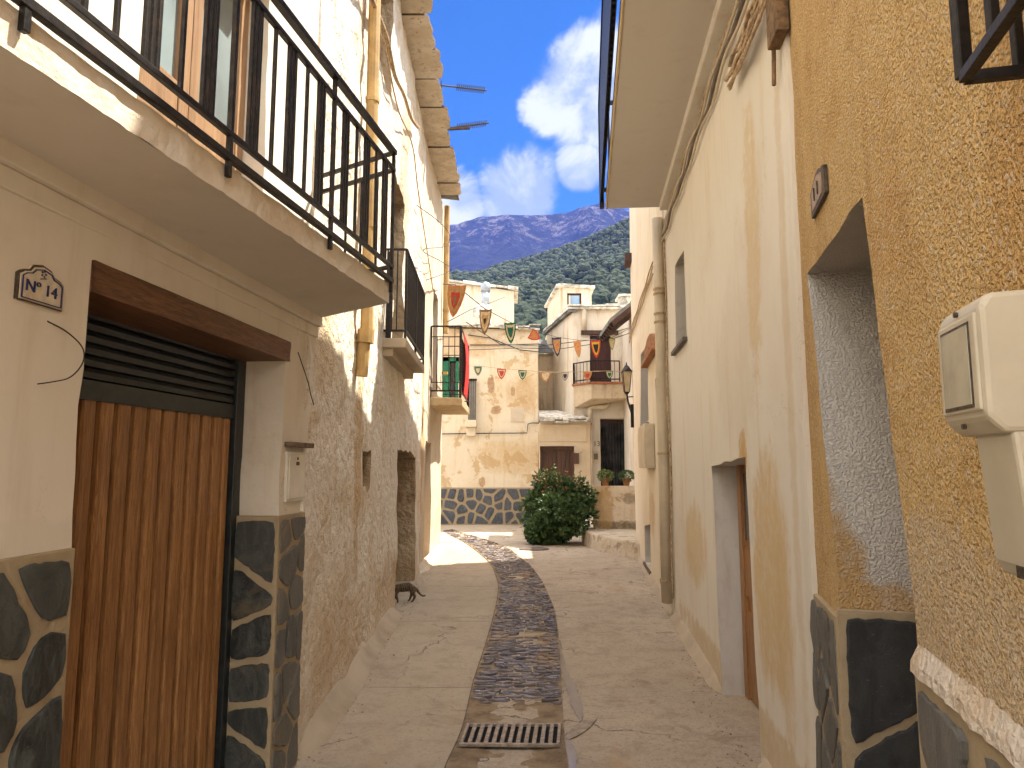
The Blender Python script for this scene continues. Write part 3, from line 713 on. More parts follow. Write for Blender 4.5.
# ---- narrow house at the end of the left side
M_cr3 = plaster('sunny_plaster', (.62, .54, .42), (.56, .46, .32), (.46, .27, .10), pscale=1.0, streak=.5, bstr=.6, bdist=.02, lumps=.6, lump_scale=11, stains=[(11.9, 2.2, .3, 1.3, (.50, .30, .12), .7, .5)])
h3 = thing('corner_house', 'narrow sunlit house at the far end of the left side with a railed balcony', 'house', (-1.45, 13.5, 0))
mb = MB(); q1, q2 = L3.pix(424, 500)[0], L3.pix(431, 500)[0]
wallmesh(mb, L3, [(11.72, -.1), (15.3, -.1), (15.3, 7.1), (11.72, 7.1)], [rect(q1, q2, -.08, 2.06), rect(13.35, 14.3, 2.88, 4.9)], 4.0, [.25, .25], .12, .02, .02, 2, [1, 1], 9)
build('wall', mb, [M_cr3, M_cr3], h3, smooth=True)
mb = MB(); mb.fbox(L3, q1, q2, 0, 2.1, -.24, -.2); build('door', mb, M_frame, h3)
window(h3, L3, 13.35, 14.3, 2.88, 4.9, -.2, M_frame, M_glassD, name='balcony_door')
xo = -.885
mb = MB(); mb.prism([(-1.46, 13.0, 2.70), (xo, 13.0, 2.70), (xo, 15.3, 2.70), (-1.46, 15.3, 2.70)], (0, 0, .15))
build('balcony_slab', mb, plaster('stained_ledge', (.50, .37, .22), (.42, .28, .14), (.32, .18, .08), pscale=3, bstr=.5, bdist=.02), h3, bevel=.02)
mb = MB(); zt3 = pixy(446, 326, 13.0).z
for z_ in (zt3, zt3-.19, 3.12, 2.97):
    mb.bar((-1.44, 13.03, z_), (xo-.03, 13.03, z_), .028 if z_ in (zt3, 2.97) else .016); mb.bar((xo-.03, 13.03, z_), (xo-.03, 15.25, z_), .024); mb.bar((-1.44, 15.25, z_), (xo-.03, 15.25, z_), .018)
for x_, y_ in ((xo-.03, 13.03), (xo-.03, 15.25)): mb.bar((x_, y_, 2.84), (x_, y_, zt3), .045)
for k in range(1, 5): mb.bar((lerp(-1.44, xo-.03, k/5), 13.03, 2.97), (lerp(-1.44, xo-.03, k/5), 13.03, zt3-.19 if k % 2 else zt3), .014)
for k in range(1, 14): mb.bar((xo-.03, 13.03+2.22*k/14, 2.97), (xo-.03, 13.03+2.22*k/14, zt3-.19), .014)
mb.bar((-1.44, 13.03, 2.84), (-1.44, 13.03, zt3), .03)
build('balcony_railing', mb, M_iron, h3)
mb = MB(); zr1 = 4.05; zr0 = 2.95
mb.grid(lambda u, v: Vector((xo+.01+.05*sin(v*pi)*(1-.5*abs(u-.5))+.012*sin(u*19), 13.35+1.0*u, lerp(zr0, zr1, v))), 16, 8)
mb.grid(lambda u, v: Vector((xo-.001+.05*sin(v*pi)*(1-.5*abs(u-.5))+.012*sin(u*19), 13.35+1.0*u, lerp(zr0, zr1, v))), 16, 8)
solo('red_cloth', mb, simple('red_cloth', (.55, .03, .025), .8, .15, 10, .1), 'bright red cloth hung on the outside of the far left balcony railing', 'cloth', smooth=True)
mb = MB(); mb.tube([(-1.36, 14.95, z) for z in (7.05, 6, 5, 4.35)], .06, 10)
for z in (3.5, 4.8, 6.2): mb.tube([(-1.36, 14.95, z), (-1.36, 14.95, z+.05)], .07, 10)
solo('downpipe', mb, M_pipe, 'slim yellow downpipe at the far corner of the left side under the eaves', 'pipe')
mb = MB(); mb.grid(skirt(L3, 11.75, 15.2, .12, .10, 30, 8), 30, 4); build('cement_skirting', mb, M_cr3, h3)

# ---- antennas over the eaves
def antenna(px0, py0, px1, py1, label):
    p = pixy(px0, py0, 16.0); q = pixy(px1, py1, 16.0); q = Vector((q.x, q.y+.25, q.z)); mb = MB(); p = p+(p-q)*.5
    t = thing('tv_antenna', label, 'antenna', (p.x, p.y, 7.0), 'antennas above the left eaves')
    mb.tube([p, q], .020, 6); build('boom', mb, M_cable, t); mb = MB()
    for k in range(14):
        c = p.lerp(q, .36+.045*k); mb.tube([c+Vector((0.02, -.10, .03)), c+Vector((-.02, .10, -.03))], .011, 4)
    build('elements', mb, M_cable, t)
    mb = MB(); mb.tube([p+Vector((.02, 0, .1)), (p.x, p.y+.1, 6.9)], .016, 6); build('mast', mb, M_cable, t)
antenna(456, 87, 486, 85, 'thin aerial sticking out over the left eaves, the upper one against the sky')
antenna(456, 127, 488, 118, 'thin aerial sticking out over the left eaves, the lower one above the plank')
mb = MB(); p = pixz(452, 131, 7.22); q = pixz(470, 128, 7.22); mb.bar(p-Vector((.6, 0, 0)), q, .05, .03); mb.bar(p-Vector((.5, .05, .03)), q-Vector((.12, .05, .03)), .04, .02)
solo('roof_plank', mb, M_dkwood, 'short dark weathered plank end projecting beyond the left slate eaves', 'plank')
# ================================================================ right side
# ---- ochre roughcast house (right, nearest)
M_och = plaster('ochre_roughcast', (.70, .478, .21), (.61, .36, .13), (.42, .21, .055), pscale=1.0, streak=.45, fine=140, bstr=1.0, bdist=.007, grain=108, stain_amt=.8, peel=((.68, .54, .34), 2.2, .60, .35),
                speck=((.74, .64, .50), 60, .54, .64, .6, (.38, .20, .06), .7),
                stains=[(1.7, .95+.35, .55, .22, (.58, .50, .40), .5, .5), (3.25, 2.4, .10, 1.5, (.55, .34, .14), .5, .5)])
M_grey = plaster('grey_roughcast', (.37, .34, .31), (.33, .30, .27), (.30, .22, .14), pscale=1.5, streak=.1, fine=90, bstr=1.0, bdist=.010, lumps=1.0, lump_scale=50, stain_amt=.15,
                 stains=[(0, 0, 0.001, 0.001, TAN, 0, .5)])
oFT = R0.pix(808, 274); oNT = R0.pix(862, 197); oNB = R0.pix(915, 607); oFB = R0.pix(840, 607)
h4 = thing('ochre_house', 'ochre roughcast house with slate plinth and deep doorway, nearest on the right', 'house', (1.1, 2.2, 0))
zp = 1.17
sN = R0.sY(.45); sF = R0.pix(800, 466)[0]+.02
OPEN = [(oNB[0], -.08), (oFB[0], -.08), (oFB[0], oFB[1]), oFT, oNT, (oNB[0], oNB[1])]
M_greyS = plaster('stained_reveal', (.56, .53, .48), (.50, .47, .42), (.34, .26, .17), pscale=1.5, streak=.1, fine=90, bstr=1.0, bdist=.006, grain=100, stain_amt=.15,
                  stains=[(oFB[0]+.0, 1.30, .13, .50, (.46, .28, .10), .9, .7), (oFB[0]+.12, 1.16, .30, .07, (.48, .30, .12), .8, .6)])
mb = MB()
wallmesh(mb, R0, [(sN, -.1), (sF, -.1), (sF, 6.16), (sN, 6.16)], [OPEN], .55, .46, .05, .006, .006, 2.5, 1, 12)
mb.prism([R0.P(sN, -.1), (.60, -.9, -.1), (4.5, -.9, -.1), (4.5, 2.0, -.1), R0.P(sF, -.1, -.56), R0.P(sN, -.1, -.56)], (0, 0, 6.26))
build('wall', mb, [M_och, M_greyS], h4, smooth=False)
mb = MB(); fbox_uv(mb, R0, sN, oNB[0]-.002, -.05, zp, -.10, .012, du=.3); mb2 = MB(); fbox_uv(mb2, R0, oFB[0]-.0, sF+.005, -.05, R0.pix(822, 598)[1], -.02, .018)
zq = oFB[1]; 
def rev_plinth(mb, s0, d0, d1, z0, z1, th):
    # facing on the far reveal, looking back at the viewer
    c = [R0.P(s0, z0, d1), R0.P(s0-th, z0, d1), R0.P(s0-th, z0, d0), R0.P(s0, z0, d0), R0.P(s0, z1, d1), R0.P(s0-th, z1, d1), R0.P(s0-th, z1, d0), R0.P(s0, z1, d0)]
    fs = [(0, 3, 2, 1), (4, 5, 6, 7), (0, 1, 5, 4), (1, 2, 6, 5), (2, 3, 7, 6), (3, 0, 4, 7)]
    uvv = [(0, 0), (.02, 0), (.02+(d1-d0), 0), (d1-d0, 0)]*2
    zz_ = [z0]*4+[z1]*4
    mb.add(c, fs, 0, [[(uvv[i % 4][0]*.8+.42, zz_[i]*.85+.30) for i in f] for f in fs])
bb = MB(); rev_plinth(bb, oFB[0]+.0, -.44, .014, -.05, zq-.005, .016)
build('stone_plinth', mb, M_mortar, h4, bevel=.005); build('corner_plinth', mb2, M_mortar, h4, bevel=.005)
mb = MB(); slabs(mb, lambda a, z, d: R0.P(a, z, .012+d), R0.sY(.7), oNB[0]-.01, 0, zp-.02, .16, .45, .036, 41, .008); build('slate_facing', mb, M_slateG, h4); mb = MB(); slabs(mb, lambda a, z, d: R0.P(a, z, .018+d), oFB[0]+.012, sF, 0, R0.pix(822, 598)[1]-.01, .13, .38, .030, 43, .008); build('slate_facing', mb, M_slateG, h4)
build('doorway_plinth', bb, M_mortar, h4, bevel=.005); mb = MB(); slabs(mb, lambda a, z, d: R0.P(oFB[0]-.016-d, z, a), -.44, .004, -.03, zq-.02, .40, .34, .034, 55); build('doorway_slates', mb, M_slateK, h4)
mb = MB()
mb.grid(lambda u, v: R0.P(lerp(sN, oNB[0]-.004, u), [zp-.008, zp-.003, zp+.022, zp+.06][int(round(v*3))]+.006*fbm(Vector((u*30, v, 1))), [.004, .022, .018, -.002][int(round(v*3))]+.004*fbm(Vector((u*40, v*3, 5)))), 60, 3)
build('worn_ledge', mb, plaster('worn_ledge_white', (.62, .54, .44), (.58, .45, .31), (.42, .25, .11), pscale=5, streak=.3, fine=90, bstr=.9, bdist=.01, lumps=1, lump_scale=55), h4)
mb = MB(); mb.fbox(R0, oNB[0]-.05, oFB[0]+.05, -.05, 2.9, -.52, -.42)
for k in range(4): mb.fbox(R0, oNB[0]+.03+k*.25, oNB[0]+.24+k*.25, .2, 2.6, -.42, -.405)
build('door', mb, M_door, h4)
mb = MB(); mb.prism([R0.P(sF+.02, 6.165, .02), R0.P(sN, 6.165, .02), (.58, -.9, 6.165), (4.5, -.9, 6.165), (4.5, 2, 6.165)], (0, 0, .1)); build('roof', mb, M_slateroof, h4)
# small framed plaque high on the ochre wall
a0, a1 = R0.pix(829, 190)[0], R0.pix(814, 190)[0]; z0, z1 = R0.pix(822, 206)[1], R0.pix(822, 172)[1]; zm = (z0+z1)/2; am = (a0+a1)/2; hw = abs(a1-a0)/2; hh = (z1-z0)/2
pq = thing('wall_plaque', 'small dark-rimmed ceramic plaque high on the ochre wall above the deep doorway', 'plaque', R0.P(am, z0, 0))
def pq_poly(k): return [(am+x*hw*k, zm+y*hh*k) for x, y in ((-1, -1), (1, -1), (1, .75), (.75, .95), (.45, 1), (.3, 1.22), (0, 1.3), (-.3, 1.22), (-.45, 1), (-.75, .95), (-1, .75))]
mb = MB(); mb.prism([R0.P(x, z, .001) for x, z in pq_poly(1)], R0.n*.014); build('rim', mb, M_rim, pq, bevel=.002)
mb = MB(); mb.prism([R0.P(x, z, .008) for x, z in pq_poly(.74)], R0.n*.010); build('tile', mb, simple('old_tile', (.34, .23, .13), .4, .2, 20, .2), pq)
for k in (-.25, .25): mb = MB(); mb.bar(R0.P(am+k*hw, zm-hh*.4, .019), R0.P(am+k*hw, zm+hh*.45, .019), .008, .004); build('painted_mark', mb, M_rim, pq)
# protruding window grille, top right corner
gx = .12
def gp(px, py): return R0.pix(px, py, gx)
sg = gp(963, 60)[0]; zg = gp(963, 80)[1]
gr = MB()
for z_ in (zg, zg+.25, zg+1.0): 
    gr.bar(R0.P(sg, z_, gx), R0.P(sg-.75, z_, gx), .016, .016); gr.bar(R0.P(sg, z_, gx), R0.P(sg, z_, -.01), .016); gr.bar(R0.P(sg-.75, z_, gx), R0.P(sg-.75, z_, -.01), .016)
for k in range(8): gr.bar(R0.P(sg-.75*k/7, zg, gx), R0.P(sg-.75*k/7, zg+1.0, gx), .013 if k else .018)
gr.bar(R0.P(sg, zg, .05), R0.P(sg, zg+1.0, .05), .013)
solo('window_grille', gr, M_iron, 'black iron window grille standing off the ochre wall at the top right corner', 'window grille', bevel=.0015)
# electricity meter box
M_mbox = simple('meter_box_plastic', (.47, .415, .31), .45, .05, 5, .06, dirt=(.30, .22, .12), dirt_amt=.4); M_mwin = simple('meter_glass', (.30, .28, .21), .15, .12, 9, 0, dirt=(.40, .36, .27))
pf = .145
def mp(px, py, d=pf): return R0.pix(px, py, d)
sA = mp(941, 380)[0]; sB = mp(984, 380)[0]; zT = mp(950, 317)[1]; zB = mp(950, 437)[1]
tb = thing('meter_box', 'weathered beige electricity meter box with small window on the ochre wall', 'meter box', R0.P(sA, zB-.2, 0))
mb = MB()
prof = [(-.002, zB), (pf-.02, zB), (pf, zB+.022), (pf, zT-.006), (pf-.012, zT+.012), (-.002, zT+.018)]
mb.prism([R0.P(sB, z, d) for d, z in prof], R0.u*(sA-sB)); build('housing', mb, M_mbox, tb, bevel=.008)
mb = MB(); mb.fbox(R0, sB+.010, sA-.010, zB+.03, zT-.012, pf-.004, pf+.004); build('cover', mb, M_mbox, tb, bevel=.003)
wA = mp(948, 380)[0]; wB = mp(975, 380)[0]; mb = MB(); mb.fbox(R0, wB, wA, mp(960, 408)[1], mp(960, 330)[1], pf, pf+.0065); build('window', mb, M_mwin, tb, bevel=.001)
for zz__ in (zB+.012, zT-.002): mb = MB(); mb.tube([R0.P((sA+sB)/2, zz__, pf-.002), R0.P((sA+sB)/2, zz__, pf+.003)], .004, 8); build('screw', mb, M_rim, tb)
mb = MB(); mb.fbox(R0, wB-.004, wA+.004, mp(960, 408)[1]-.004, mp(960, 330)[1]+.004, pf+.0035, pf+.0052); build('window_rim', mb, M_rim, tb)
zL = mp(990, 572, .11)[1]; mb = MB(); sC = sA-.035
mb.prism([R0.P(sB-.002, z, d) for d, z in [(-.002, zL), (.095, zL), (.105, zL+.02), (.118, zB+.002), (-.002, zB+.002)]], R0.u*(sC-sB)); build('lower_cover', mb, M_mbox, tb, bevel=.006)
mb = MB(); mb.fbox(R0, sB+.03, sB+.055, zL+.004, zL+.02, .098, .106); build('latch', mb, M_rim, tb); mb = MB(); mb.fbox(R0, sB+.02, sB+.05, zL+.15, zL+.17, .10, .1125); build('label_plate', mb, M_mbox, tb)

# ---- white smooth house (right, middle)
def s1(px, py): return R1.pix(px, py)[0]
M_whR = plaster('smooth_cream_plaster', (.71, .66, .57), (.67, .60, .50), (.56, .43, .25), pscale=.7, crack=.35, streak=.34, fine=40, bstr=.25, bdist=.004, stain_amt=.25,
    stains=[(s1(748, 150), 2.95, .16, .75, (.58, .42, .20), .6, .6), (s1(742, 440), 1.72, .10, .17, (.52, .30, .09), .95, .35), (s1(770, 540), 1.10, .34, .62, (.58, .41, .19), .8, .5),
            (s1(785, 640), .8, .14, .5, (.58, .42, .22), .5, .5), (s1(695, 560), .95, .6, .34, (.58, .42, .20), .7, .5), (s1(735, 620), .16, 3.0, .14, (.52, .38, .20), .7, .5), (s1(788, 350), 2.6, .06, 2.6, (.56, .42, .25), .45, .7),
            (s1(728, 250), 2.3, .6, .5, (.58, .50, .38), .4, .6), (s1(800, 420), 1.7, .04, 1.4, (.66, .61, .53), .6, .4)])
M_rvR = plaster('grey_white_reveal', (.62, .58, .52), (.57, .52, .45), (.36, .26, .17), pscale=1.5, streak=.4, bstr=.4, bdist=.01)
h5 = thing('white_house', 'smooth cream-white house with a long overhanging balcony, middle of the right side', 'house', (1.5, 6.0, 0))
k0 = R0.pix(800, 466); s5a = R1.sY(3.29); s5b = s1(669, 420)
dFT, dNT = R1.pix(711, 466), R1.pix(745, 457); dFB, dNB = s1(721, 640), s1(757, 640)
wFT, wNT, wNB, wFB = R1.pix(675, 266), R1.pix(684, 250), R1.pix(687, 341), R1.pix(675.5, 352)
mb = MB(); wallmesh(mb, R1, [(s5a, -.1), (s5b, -.1), (s5b, 7.2), (s5a, 7.2)], [[(dNB, -.08), (dFB, -.08), dFT, dNT], [wNB, wFB, wFT, wNT]], 4, [.34, .3], .16, .010, .008, 1.1, [1, 1], 21)
build('wall', mb, [M_whR, M_rvR], h5, smooth=True)
mb = MB(); dl = -.17; mb.fbox(R1, dNB-.1, dFB+.05, -.03, 1.95, dl-.05, dl-.02)
mb.fbox(R1, dNB-.05, dFB+.02, .02, .62, dl-.02, dl-.004); mb.fbox(R1, dNB-.05, dFB+.02, .72, 1.06, dl-.02, dl-.004)
mb.fbox(R1, dFB-.09, dFB+.03, -.02, 1.9, dl-.03, dl+.01)
dr = build('door', mb, M_door, h5, bevel=.003)
mb = MB(); mb.fbox(R1, dNB, dFB-.12, 1.12, 1.6, dl-.019, dl-.008); build('pane', mb, M_glassD, dr)
window(h5, R1, wNT[0]-.06, wFT[0]+.04, wFB[1], wFT[1], -.22, M_dkwood, M_glassD)
mb = MB(); mb.fbox(R1, min(wNB[0], wNT[0])-.04, max(wFB[0], wFT[0])+.05, wFB[1]-.035, wFB[1]+.004, -.2, .045); build('window_sill', mb, simple('slate_sill', (.10, .085, .07), .6, .2, 12, .3), h5, bevel=.003)
zc5 = 4.60; q = pixz(607, 209, zc5); po = (q - R1.o).dot(R1.n); se = (q-R1.o).dot(R1.u)
mb = MB(); mb.fbox(R1, s5a-.05, se, zc5, zc5+.15, -.05, po)
build('balcony_slab', mb, plaster('soffit_plaster', (.58, .53, .47), (.55, .50, .43), (.36, .28, .20), pscale=.6, streak=.15, fine=30, bstr=.2, bdist=.004, stain_amt=.12), h5, bevel=.008)
mb = MB(); mb.fbox(R1, s5a-.04, se+.002, zc5-.004, zc5+.17, po, po+.012); build('fascia', mb, plaster('sandy_fascia', (.55, .42, .24), (.50, .36, .19), TAN, pscale=3), h5)
mb = MB(); mb.fbox(R1, s5a, se-.1, zc5-.075, zc5+.01, -.02, .10); build('cornice_band', mb, M_whR, h5, bevel=.01)
M_navy = simple('navy_metal', (.016, .022, .04), .4, .15, 20, .1, metal=.2)
mb = MB(); zz1 = zc5+1.28; pr = po+.06
mb.bar(R1.P(s5a, zz1, pr), R1.P(se-.02, zz1, pr), .05, .04); mb.bar(R1.P(s5a, zc5+.1, pr), R1.P(se-.02, zc5+.1, pr), .04, .04)
mb.bar(R1.P(se-.03, zc5-.0, pr), R1.P(se-.03, zz1, pr), .05)
k = 0; L_ = se-s5a
while k*.085 < L_-.05: mb.fbox(R1, s5a+k*.085, s5a+k*.085+.062, zc5+.08, zz1, pr-.012, pr+.012); k += 1
for z_ in (zz1, zc5+.22): mb.bar(R1.P(se-.03, z_, pr), R1.P(se-.03, z_, 0), .04)
for i in range(8): mb.bar(R1.P(se-.03, zc5+.22, lerp(0, pr, i/8)), R1.P(se-.03, zz1, lerp(0, pr, i/8)), .02)
build('balcony_railing', mb, M_navy, h5)
mb = MB(); mb.fbox(R1, s5a-.02, s5b, 7.2, 7.32, -4, .12); build('roof', mb, M_slateroof, h5)
mb = MB(); mb.grid(skirt(R1, s5a+.12, dNB-.03, .05, .05, 20, 31), 20, 4); mb.grid(skirt(R1, dFB+.03, s5b, .07, .07, 30, 33), 30, 4); build('cement_skirting', mb, M_cement, h5, smooth=True)
# cable bundle along the wall below the slab
for i, (zo, dd_, lab) in enumerate([(-.13, .02, 'thin cream cable along the white house, highest of the bundle under the balcony'), (-.19, .03, 'cream cable along the white house, second from the top of the bundle'), (-.25, .025, 'grey cable along the white house, third down in the bundle'), (-.33, .03, 'cream cable along the white house, lowest of the bundle')]):
    pts = []; n = 26
    for k in range(n+1):
        s = lerp(s5a+.03, s5b-.1, k/n); pts.append(R1.P(s, zc5+zo+.02*sin(k*1.3+i*2)+.01*fbm(Vector((k*.7, i, 0))), dd_+.008*sin(k*.9+i)))
    cable('wall_cable', pts, .011 if i != 2 else .014, [M_cabtan, M_pvc, simple('cable_grey', (.16, .13, .10), .6, .2, 9, .2), M_pvc][i], lab, group='cables under the long balcony')
# junction knot of cables at the house corner
mb = MB(); rr = random.Random(12); cpt = R1.P(s1(768, 20), 0, .05); cz = R1.pix(768, 20)[1]
for i in range(8):
    sx = s1(745+i*5, 30); pts = []
    for k in range(9):
        t = k/8; pts.append(R1.P(lerp(s1(735, 20), s1(800, -5), t)+.03*sin(i+k), cz-.10*sin(t*pi)*(.3+.10*i)+.07*(i % 3)+.05+.02*rr.uniform(-1, 1), .04+.03*rr.random()))
    mb.tube(pts, .008+.004*(i % 2), 6)
solo('cable_tangle', mb, M_cabtan, 'tangle of drooping tan cables where the white house meets the ochre house', 'cables', smooth=True)
mb = MB(); mb.fbox(R1, s1(790, 30), s1(779, 30), cz-.28, cz-.02, .0, .06); mb.tube([R1.P(s1(782, 60), cz-.1, .03), R1.P(s1(781, 100), cz-.45, .03)], .012, 6)
solo('junction_box', mb, simple('old_junction', (.16, .095, .045), .7, .3, 20, .4), 'small brown cable junction box at the top of the ochre corner', 'junction box', bevel=.005)

# ---- cream house (right, far)
R2 = Plane(.955, .0985, 'R')
def s2(px, py): return R2.pix(px, py)[0]
M_cr2 = plaster('warm_cream_plaster', (.73, .65, .50), (.69, .59, .42), (.50, .35, .18), pscale=.8, streak=.55, fine=30, bstr=.3, bdist=.006, stain_amt=.3, stains=[(s2(652, 520), 1.0, .5, .3, (.50, .32, .14), .6, .6)])
h6 = thing('cream_house', 'warm cream house with small recessed windows at the far end of the right side', 'house', (2.0, 10.5, 0))
s6a, s6b = s5b+.004, s2(636, 540)
A = [R2.pix(*q) for q in ((647.5, 343), (640.5, 355), (640.5, 428), (648.5, 420))]
B_ = [R2.pix(661.5, 370), R2.pix(655.8, 379)]; bN, bF = s2(668.5, 560), s2(662, 560); bz = R2.pix(663, 580)[1]
C_ = [R2.pix(*q) for q in ((650.5, 524), (644.5, 526), (645, 562), (651, 566))]
mb = MB(); wallmesh(mb, R2, [(s6a, -.1), (s6b, -.1), (s6b, 8.4), (s6a, 8.4)], [A, [B_[0], B_[1], (bF, bz), (bN, bz)], C_], 4, [.2, .2, .2], .16, .010, .008, 1.1, 1, 25)
build('wall', mb, [M_cr2, M_rvR], h6, smooth=True)
window(h6, R2, A[0][0], A[1][0], A[3][1], A[0][1], -.17, M_dkwood, M_glassD, False)
window(h6, R2, bN-.05, bF+.05, bz, B_[0][1], -.17, M_dkwood, M_glassD, False, name='door')
window(h6, R2, C_[0][0], C_[1][0], C_[3][1], C_[0][1], -.17, M_dkwood, M_glassD, False)
M_sill = bpy.data.materials['slate_sill']
for (x0, x1, zz) in ((A[3][0], A[2][0], A[2][1]), (bN, bF, bz), (C_[3][0], C_[2][0], C_[2][1])):
    mb = MB(); mb.fbox(R2, x0-.03, x1+.03, zz-.04, zz+.003, -.15, .03); build('sill', mb, M_sill, h6)
mb = MB(); mb.fbox(R2, s6a, s6b+.08, 8.4, 8.5, -4, .10); build('roof', mb, simple('brown_eave', (.24, .15, .09), .8, .2, 8, .4), h6)
mb = MB(); mb.grid(skirt(R2, s6a, s6b-.05, .06, .07, 30, 41), 30, 4); build('cement_skirting', mb, M_cement, h6, smooth=True)
mb = MB(); mb.fbox(R2, s6b-.5, s6b+.03, 5.62, 5.78, -.1, .13); build('beam_end', mb, M_dkwood, h6)
# terracotta arched vent hood
va, vb = s2(659, 350), s2(647.5, 350); vz0, vz1 = R2.pix(653, 357)[1], R2.pix(655, 331)[1]; vm = (va+vb)/2; vw = (vb-va)/2
mb = MB(); pr_ = [(vm+vw*cos(pi*k/14), vz0+(vz1-vz0)*sin(pi*k/14)) for k in range(15)]
mb.prism([R2.P(x, z, 0) for x, z in pr_], R2.n*.06); mb.fbox(R2, vm-vw*1.08, vm+vw*1.08, vz0-.035, vz0, 0, .1)
vent = thing('terracotta_vent', 'terracotta arched vent hood with small holes on the cream house beside the pipe', 'vent hood', R2.P(vm, vz0, 0))
build('hood', mb, simple('terracotta', (.34, .15, .06), .8, .15, 18, .4), vent, bevel=.006)
for r_, n_ in ((.3, 3), (.62, 5)):
    for k in range(n_):
        an = pi*(k+.5)/n_; c = R2.P(vm+vw*r_*cos(an)*1.1, vz0+(vz1-vz0)*r_*sin(an)*1.1+.03, .058); mb = MB(); mb.tube([c, c+R2.n*.0045], .02, 8); build('vent_hole', mb, M_cable, vent)
mb = MB(); qa, qb = s2(655, 450), s2(647, 450); mb.fbox(R2, qa, qb, R2.pix(650, 468)[1], R2.pix(650, 426)[1], 0, .13)
mt = thing('meter_box', 'plain pale meter box low on the cream house left of the tall pipe', 'meter box', R2.P(qa, 1.6, 0)); build('housing', mb, M_pvc, mt, bevel=.01)
mb = MB(); mb.fbox(R2, qa+.03, qb-.03, R2.pix(650, 464)[1], R2.pix(650, 432)[1], .13, .137); build('door', mb, M_pvc, mt, bevel=.003)
# tall pipe at the joint of the two houses
sp5 = s5b+.0; mb = MB(); mb.tube([R1.P(sp5, z, .075) for z in (4.6, 3, 1.5, .12)], .062, 14)
dpn = solo('downpipe', mb, M_pvc, 'tall cream downpipe between the white house and the cream house, with thin straps', 'pipe', smooth=True).name
dpo = bpy.data.objects[dpn]
for z in (.35, 1.78, 3.32, 3.42, 3.66, 3.72): mb = MB(); mb.tube([R1.P(sp5, z, .075), R1.P(sp5, z+.025, .075)], .070, 14); build('strap', mb, M_cabtan, dpo)
cable('wall_cable', [R1.P(sp5-.16, z, .02+.01*sin(z*3)) for z in (4.3, 3.4, 2.5, 1.6, .8, .2)], .012, M_cabtan, 'thin vertical tan cable running down beside the tall cream downpipe')
for i, zo in enumerate((0, .07, .14)):
    a = R2.pix(655, 262); b = R2.pix(630.5, 335)
    cable('wall_cable', [R2.P(lerp(a[0], b[0], t), lerp(a[1], b[1], t)-zo+.02*sin(t*20+i*2), .03) for t in [k/9 for k in range(10)]], .010, M_cabtan,
          ['upper', 'middle', 'lowest'][i]+' of three thin cables sloping along the cream house under its eave', group='cables on the cream house')
mb = MB(); mb.tube([R2.P(s2(643, 290), R2.pix(643, 290)[1], .03), R2.P(s2(643, 305), R2.pix(643, 305)[1], .03)], .03, 6)
# street lamp on the corner
lc = R2.P(s6b-.05, 0, .16); zl = pixy(628, 395, lc.y).z
sl = thing('street_lamp', 'black wrought street lantern bracketed to the corner of the cream house', 'street lamp', (lc.x, lc.y, zl))
lx, ly = pixy(627, 400, lc.y+.05).x, lc.y+.05; zt0 = pixy(627, 372, ly).z; zb0 = pixy(627, 392, ly).z; ztp = pixy(627, 364, ly).z
def frust(mb, cx_, cy_, z0, z1, r0, r1, n=4, rot=pi/4, m=0):
    mb.prism  # noqa
    a = [Vector((cx_+r0*cos(rot+2*pi*k/n), cy_+r0*sin(rot+2*pi*k/n), z0)) for k in range(n)]; b = [Vector((cx_+r1*cos(rot+2*pi*k/n), cy_+r1*sin(rot+2*pi*k/n), z1)) for k in range(n)]
    mb.add(a+b, [tuple(range(n))[::-1], tuple(range(n, 2*n))]+[(i, (i+1) % n, n+(i+1) % n, n+i) for i in range(n)], m)
mb = MB(); frust(mb, lx, ly, zb0, zt0, .065, .115); build('lantern_glass', mb, simple('lantern_glass', (.42, .33, .20), .25, .1, 8, 0), sl)
mb = MB(); frust(mb, lx, ly, zt0, ztp-.03, .15, .04); frust(mb, lx, ly, ztp-.03, ztp+.03, .02, .012); build('lantern_cap', mb, M_iron, sl)
mb = MB()
for k in range(4):
    an = pi/4+k*pi/2; mb.bar((lx+.068*cos(an), ly+.068*sin(an), zb0), (lx+.12*cos(an), ly+.12*sin(an), zt0), .014)
frust(mb, lx, ly, zb0-.05, zb0, .03, .075); build('lantern_frame', mb, M_iron, sl)
wp = R2.P(s6b-.06, 0, 0.0); zb1 = pixy(630, 425, wp.y).z
mb = MB(); mb.tube([(lx, ly, zb0-.04), (lx+.02, ly, zb0-.2), (wp.x-.03, wp.y-.02, zb0-.45), (wp.x-.02, wp.y-.02, zb1)], [.018, .02, .025, .025], 8)
mb.bar((wp.x-.03, wp.y-.02, zb0-.25), (wp.x-.03, wp.y-.02, zb1-.05), .06, .05); mb.tube([(lx, ly, zb0-.1), (wp.x, wp.y, zb0-.1)], .012, 6); build('bracket', mb, M_iron, sl)
